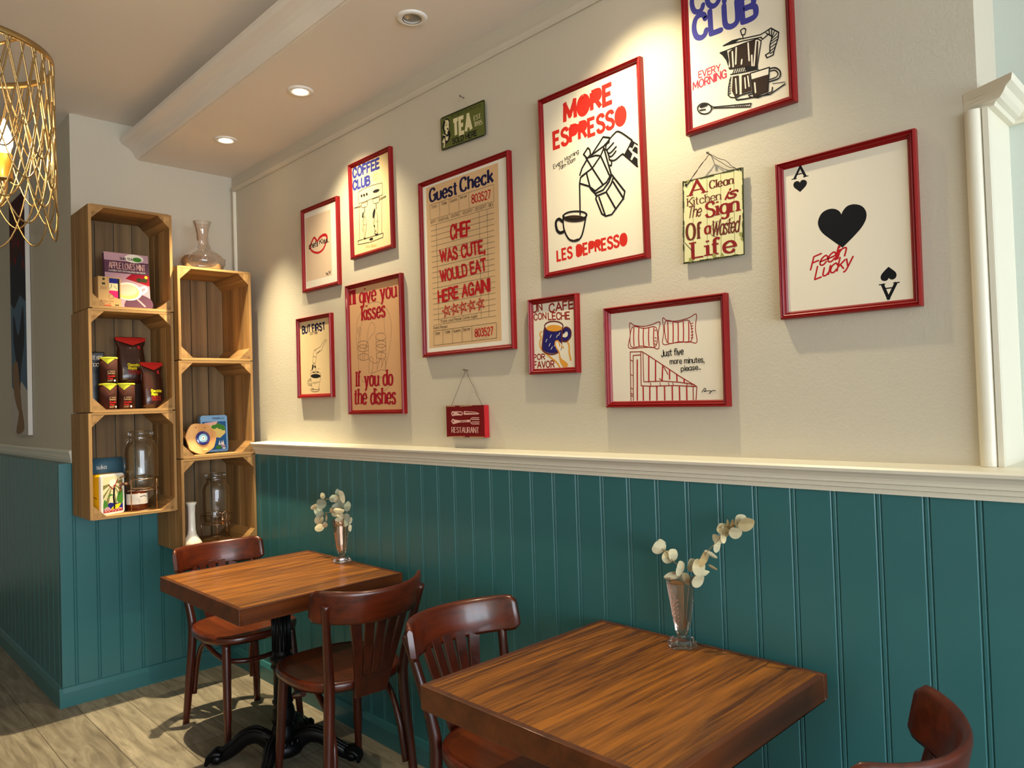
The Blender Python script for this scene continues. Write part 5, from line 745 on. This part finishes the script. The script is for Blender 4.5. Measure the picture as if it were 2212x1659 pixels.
def stand(loc, rz, label, s=1.0):
    t = thing('wire_stand', label, 'wire stand', loc, (0, 0, rz), 'round wire jar stands'); t.scale = (s, s, s)
    b = MB(); ring = lambda r, z: [(r*math.cos(a*PI/20), r*math.sin(a*PI/20), z) for a in range(40)]
    b.tube(ring(.088, .0022), .0022, 'copper_wire', 6, closed=True); b.tube(ring(.088, .100), .0022, 'copper_wire', 6, closed=True); b.tube([(.090*math.cos(.35+a*(2*PI-.7)/40), .090*math.sin(.35+a*(2*PI-.7)/40), .156) for a in range(41)], .0022, 'copper_wire', 6)
    for k in range(5):
        a = .35+k*(2*PI-.7)/4; b.tube([(.0885*math.cos(a), .0885*math.sin(a), .002), (.0895*math.cos(a), .0895*math.sin(a), .156)], .0022, 'copper_wire', 6)
    for k in range(2): b.tube([(.088*math.cos(k*PI/2), .088*math.sin(k*PI/2), .1), (-.088*math.cos(k*PI/2), -.088*math.sin(k*PI/2), .1)], .0018, 'copper_wire', 6)
    b.build('wire_ring', t); return t
stand((-3.975, 1.254, .9372), -1.2, 'wire stand carrying the dispenser beside the yellow tin'); dispenser((-3.975, 1.254, 1.0395), -1.2, 'glass dispenser with side tap beside the yellow tin')
t = thing('honey_jar', 'small dark honey jar with a white label inside the wire stand', 'jar', (-3.968, 1.228, .9372)); b = MB(); b.lathe([(.0001, 0), (.047, 0), (.050, .004), (.050, .082), (.044, .09), (.0001, .09)], 'honey', 28); b.build('jar_body', t)
b = MB(); wrap_print(b, .050, .032, .084, -1.5, 1.2, 'ink_white'); wrap = b
ink = Ink(lambda u, v, l: ((.0506+.000005*l)*math.cos(u/.05), (.0506+.000005*l)*math.sin(u/.05), v)); 
for z in (.056, .050, .044): ink.stroke([(-.004, z), (.028-.1*(.056-z), z)], .0016, 'ink_grey')
ink.stroke([(.0, .068), (.02, .072), (.034, .066)], .003, 'ink_black', 1); ink.add(wrap.v, wrap.f, 'ink_white'); ink.build('paper_label', t)
# middle right crate
t = thing('blue_tin', 'light blue picture tin with a seaside scene behind the eye plaque', 'tin', (-4.005, 1.637, 1.1952), (0, -.05, -.06))
b = MB(); b.prism(rrect(.0715, .099, .014), -.035, .010, 'X', 'tin_blue'); b.build('tin_body', t, bevel=.0015)
ink = face_ink(t, 'p', (.010, 0, 0), (0, 1, 0), (0, 0, 1), (1, 0, 0)); Rr(-.062, .012, .062, .164, 'sea'); ink.text('MONDELLO', (-.006, .176), (.054, .176), (-.008, .186), 'ink_navy', 'sans', 1.4); ink.fill([(-.062, .09), (.03, .075), (.058, .10), (.055, .135), (.02, .15), (-.062, .15)], 'ink_sand'); 
for x, z, r in ((.0, .135, .016), (.02, .142, .018), (.04, .135, .015), (.048, .122, .012), (.03, .130, .012)): E2(x, z, r, r*.7, 'green')
ink.fill([(-.05, .158), (.02, .165), (.01, .148), (-.05, .140)], 'ink_pink'); 
for x in (.03, .042, .05): ink.fill([(x, .035), (x-.004, .062), (x-.012, .038)], 'ink_white')
E2(.02, .024, .016, .01, 'green'); E2(.045, .03, .012, .006, 'mauve'); E2(.048, .018, .01, .004, 'white'); ink.build('print', t)
t = thing('eye_plaque', 'wavy edged wooden plaque with a blue glass eye bead', 'plaque', (-3.885, 1.523, 1.1952), (0, -.16, 0))
r = random.Random(4); P = []
for i in range(44):
    a = 2*PI*i/44; rr = 1+.035*math.sin(3*a+1)+.03*math.sin(7*a)+r.uniform(-.02, .02); P.append((.0775*rr*math.cos(a), max(0, .082+.0815*rr*math.sin(a))))
P[22] = (P[22][0]-.006, P[22][1]+.02)
b = MB(); b.prism(P, -.006, .006, 'X', 'plaque_wood'); b.build('plaque_board', t, bevel=.001)
b = MB()
for rad, h, m in ((.0365, .011, 'bead_blue'), (.0225, .0125, 'bead_light'), (.011, .0135, 'porcelain'), (.0045, .0143, 'black_metal')): b.lathe([(rad, .005), (rad, h-.001), (rad-.002, h), (.0001, h+.0005)], m, 28, (0, .008, .082), 'X')
b.build('eye_bead', t)
b = MB(); b.box((.006, .006, .018), (.0075, .028, .026), 'ink_sand'); b.lathe([(.0001, .0078), (.003, .0078), (.003, .006)], 'nail', 10, (0, -.022, .140), 'X'); b.lathe([(.0001, .0078), (.003, .0078), (.003, .006)], 'nail', 10, (0, .024, .137), 'X'); b.build('brass_tag', t)
t = thing('brass_ewer', 'tall black and brass vessel half hidden at the left of the crate', 'vessel', (-4.06, 1.456, 1.1952)); b = MB(); b.lathe([(.0001, 0), (.048, 0), (.051, .01), (.050, .082), (.0001, .084)], 'black_metal', 28); b.build('base_pot', t)
b = MB(); b.lathe([(.047, .084), (.048, .088), (.048, .112), (.044, .118), (.030, .12)], 'crate_Y', 28); b.build('collar', t)
b = MB(); b.lathe([(.032, .12), (.029, .17), (.022, .22), (.014, .25), (.007, .262), (.006, .34)], 'gold_wire', 24); b.build('brass_neck', t)
b = MB(); b.lathe([(.006, .34), (.02, .35), (.032, .375), (.034, .40), (.026, .43), (.012, .452), (.0001, .456)], 'black_metal', 24); b.build('finial', t)
b = MB(); b.tube([(.02+.0*a, .05+.026*math.cos(a*PI/10), .05+.034*math.sin(a*PI/10)) for a in range(20)], .0014, 'chrome', 6, closed=True); b.build('ring_handle', t)
# lowest right crate
t = thing('bud_vase', 'slim white bud vase standing in the lowest crate', 'vase', (-3.885, 1.462, .7292)); b = MB(); b.lathe([(.0001, .002), (.040, 0), (.049, .008), (.047, .022), (.034, .042), (.022, .062), (.0185, .09), (.0175, .16), (.019, .205), (.0265, .222), (.0255, .224), (.017, .20), (.015, .12), (.0001, .11)], 'porcelain', 32); b.build('body', t)
stand((-3.99, 1.632, .7292), 0, 'wire stand carrying the dispenser in the lowest crate', .86); dispenser((-3.99, 1.632, .8172), -.12, 'glass dispenser with front tap in the lowest crate', .92)

# ------------------------------------------------------------ painting on the left wall
t = thing('canvas_painting', 'tall canvas painting in dark red and blue on the left wall', 'painting', (-5.28, 1.0095, 2.03))
b = MB(); b.box((-.215, -.024, -.72), (.215, 0, .72), 'ink_whitepaint'); b.build('canvas', t, bevel=.002)
ink = Ink(lambda u, v, l: (u, -.0244-.000005*l, v))
ink.fill([(-.215, -.72), (.215, -.72), (.215, .72), (-.215, .72)], 'ink_canvas')
for z0, z1, m in ((-.42, .18, 'paintblue'), (.10, .44, 'paintdark'), (.36, .72, 'paintplum')): ink.fill([(-.205, z0), (-.1, z0-.05), (.06, z0+.02), (.215, z0-.04), (.215, z1), (.02, z1+(.03 if z1 < .7 else 0)), (-.205, z1)], 'ink_'+m)
ink.fill([(-.12, .02), (.0, -.12), (.13, .05), (.16, -.15), (.05, -.34), (.02, -.46), (-.06, -.3), (-.14, -.14)], 'ink_paintdark', 1); ink.fill([(-.17, -.3), (-.04, -.28), (.02, -.44), (.06, -.6), (-.06, -.56), (-.15, -.46)], 'ink_grey', 1); ink.fill([(.0, -.5), (.12, -.68), (-.1, -.71), (-.03, -.6)], 'ink_grey', 1)
for k in range(26):
    r = random.Random(k); x, z = r.uniform(-.17, .17), r.uniform(.30, .68); ink.stroke([(x, z), (x+r.uniform(-.05, .05), z-r.uniform(.02, .09))], r.uniform(.01, .035), 'ink_'+r.choice(['paintred', 'paintplum', 'crimson', 'paintdark', 'moss', 'paintred']))
ink.build('painted_surface', t)

# ------------------------------------------------------------ vases and eucalyptus
def vase(loc, rz, label):
    t = thing('glass_vase', label, 'vase', loc, (0, 0, rz), 'pink pressed glass vases on the tables')
    def ring(r, z, n=12, sc=0, k=0): return [(r*(1-.05*((i+k) % 2))*math.cos(2*PI*i/n), r*(1-.05*((i+k) % 2))*math.sin(2*PI*i/n), z+sc*(.5+.5*math.cos(2*PI*i/n*3))) for i in range(n)]
    b = MB(); R = [ring(r, z) for r, z in ((.001, .001), (.039, .001), (.040, .004), (.040, .012), (.034, .015), (.033, .021), (.014, .026), (.012, .031), (.017, .038), (.024, .075), (.030, .115))]
    R += [ring(.036, .155, sc=.002), ring(.0385, .180, sc=.009), ring(.0365, .180, sc=.009), ring(.033, .150, sc=.003), ring(.027, .112), ring(.021, .072), ring(.010, .045), ring(.001, .043)]
    b.grid([r+[r[0]] for r in R], 'glass_pink', False); b.build('body', t)
    b = MB()
    for f in (0, 2, 4):
        for k in range(7):
            a = PI/3*f+.25; z = .058+k*.011; rr = .0205+(z-.05)*.145; b.tube([(rr*1.02*math.cos(a-.16), rr*1.02*math.sin(a-.16), z-.004), (rr*1.06*math.cos(a+.26), rr*1.06*math.sin(a+.26), z+.007)], .0017, 'glass_pink', 5)
    b.build('cut_ridge', t); return t
vase((-2.815, 1.688, .7495), .2, 'pink glass vase of eucalyptus on the far table'); vase((-1.126, 1.700, .7495), .35, 'pink glass vase of eucalyptus on the near table')
SPRIG = [
 ['long eucalyptus sprig reaching up to the right from the near vase',[-1.126,1.7,0.7495],[[11,0,53],[22,0,135],[29,0,165],[59,0,213],[85,0,260],[116,0,292],[152,0,333],[185,0,347]],[[34,9,217,13.8,20.7,0,0.28,0.73],[63,-6,220,16.5,22.0,0,-0.4,0.63],[78,-3,243,9.9,24.8,0.3,-0.41,0.36],[12,14,177,10.5,19.3,-0.4,0.14,0.51],[56,-2,183,17.9,19.3,0,0.43,1.04],[69,10,200,11.0,5.5,-0.4,-0.1,0.71],[60,5,207,24.8,6.1,0.15,-0.4,0.76],[104,-6,225,13.8,4.1,0.6,0.34,0.37],[93,5,255,17.9,6.6,0.6,0.33,0.5],[110,11,294,11.6,16.5,-0.5,0.33,0.33],[112,6,279,9.6,16.0,0.3,-0.45,0.72],[136,-2,310,7.2,22.0,0,-0.27,0.58],[128,9,325,15.2,13.8,0,-0.17,0.44],[146,6,333,3.9,16.5,0,-0.05,0.96],[149,-7,320,8.3,11.0,0,-0.16,0.96],[161,0,336,5.0,16.5,0.1,0.01,0.51],[177,-14,324,16.5,15.2,0,0.39,0.39],[179,10,346,18.2,20.7,0,-0.12,1.08],[201,-3,346,19.8,18.7,0,0.39,0.76]],'eucalyptus in the near vase'],
 ['short eucalyptus sprig leaning left in the near vase',[-1.126,1.7,0.7495],[[7,0,52],[8,0,133],[7,0,162],[4,0,186],[-6,0,214],[-17,0,222],[-43,0,247],[-57,0,255]],[[-58,-7,255,22.0,19.3,0.4,0.22,0.86],[-58,5,270,11.6,6.6,0.5,-0.03,0.5],[-37,4,232,16.5,17.1,0,-0.35,0.87],[-21,4,240,15.2,16.5,0,-0.11,0.96],[9,-9,210,12.7,20.4,0.3,-0.1,0.96],[-20,-3,186,23.4,11.0,-0.1,0.19,0.81],[-22,12,161,20.7,8.3,0.1,0.44,0.9]],'eucalyptus in the near vase'],
 ['eucalyptus sprig drooping lowest to the left from the far vase',[-2.815,1.688,0.7495],[[20,0,52],[17,0,156],[-11,0,214],[-75,0,208],[-119,0,202],[-158,0,190],[-182,0,165]],[[-204,9,198,20.4,24.7,-0.6,-0.31,0.89],[-205,10,161,21.6,21.0,0,-0.09,0.76],[-117,-1,185,6.2,18.5,0.2,0.41,0.57],[-179,-3,131,21.0,18.5,0,-0.45,0.66],[-142,4,145,11.1,15.4,0,0.39,1.06],[-61,-5,213,13.9,18.5,0,0.44,0.47],[-48,9,201,23.2,13.0,0.2,-0.31,0.64],[10,-12,187,18.5,12.4,0,0.32,0.98]],'eucalyptus in the far vase'],
 ['eucalyptus sprig arching over the top left of the far vase',[-2.815,1.688,0.7495],[[25,0,53],[23,0,170],[-4,0,250],[-28,0,283],[-93,0,266],[-132,0,257],[-167,0,235]],[[-143,-10,241,29.3,22.2,0,0.02,0.53],[-223,0,220,24.7,11.7,-0.4,0.05,0.41],[-167,10,272,11.1,15.4,-0.4,-0.2,0.68],[-40,-12,274,19.1,17.0,0,-0.45,0.48],[-22,-4,267,15.4,17.0,0,0.39,1.03],[-5,-1,263,9.3,9.3,0,-0.04,0.85],[-38,10,296,10.5,15.4,0,-0.15,0.95],[19,-3,285,12.4,28.4,-0.3,0.08,0.91],[-15,0,242,28.4,13.9,-0.1,0.17,0.88],[7,-14,225,29.3,10.8,0.1,-0.41,0.44]],'eucalyptus in the far vase'],
 ['upright eucalyptus sprig at the right of the far vase',[-2.815,1.688,0.7495],[[30,0,53],[39,0,185],[49,0,219],[52,0,241]],[[66,-8,246,17.9,21.6,0,-0.27,0.36],[22,-8,200,12.4,12.4,0,0.09,1.03],[57,-4,190,17.0,26.2,0,-0.12,0.65],[69,5,185,6.2,15.4,0.2,0.26,1.07],[24,-3,173,12.4,9.3,0,0.19,0.59],[56,9,152,8.0,14.8,0,-0.24,1.02],[-14,0,161,18.5,4.6,0.5,0.2,0.75],[42,-5,164,9.3,7.7,0,-0.01,0.36]],'eucalyptus in the far vase'],
]
for label, loc, stem, leaves, g in SPRIG:
    t = thing('eucalyptus_sprig', label, 'dried sprig', loc, group=g); r = random.Random(len(label))
    b = MB(); b.tube(spline([tuple(v/1000 for v in p) for p in stem], 6), .0011, 'stem', 6); b.build('stem', t)
    b = MB()
    for i, (x, y, z, rx, rz, ang, tx, tz) in enumerate(leaves):
        m = ('leaf_dry', 'leaf_dry', 'leaf_tan' if 'near' in g else 'leaf_grey')[r.randrange(3)]
        Rm = Matrix.Translation((x/1000, y/1000, z/1000)) @ Matrix.Rotation(tz, 4, 'Z') @ Matrix.Rotation(tx, 4, 'X') @ Matrix.Rotation(ang, 4, 'Y')
        rows = []; r0 = r.uniform(0, 3); cup = r.uniform(.2, .7)*(1 if r.random() < .7 else -1)
        for q in (0, .35, .7, 1):
            rows.append([tuple(Rm @ Vector((rx/1000*q*math.cos(a)*(1-.10*math.cos(2*a+r0)), (cup*.5*abs(math.sin(a))*q+.25*cup*q*q*math.cos(a+r0))*rz/1000, rz/1000*q*math.sin(a)*(1+.06*math.sin(3*a+r0))))) for a in [2*PI*k/20 for k in range(21)]])
        b.grid(rows, m)
    b.build('leaves', t)
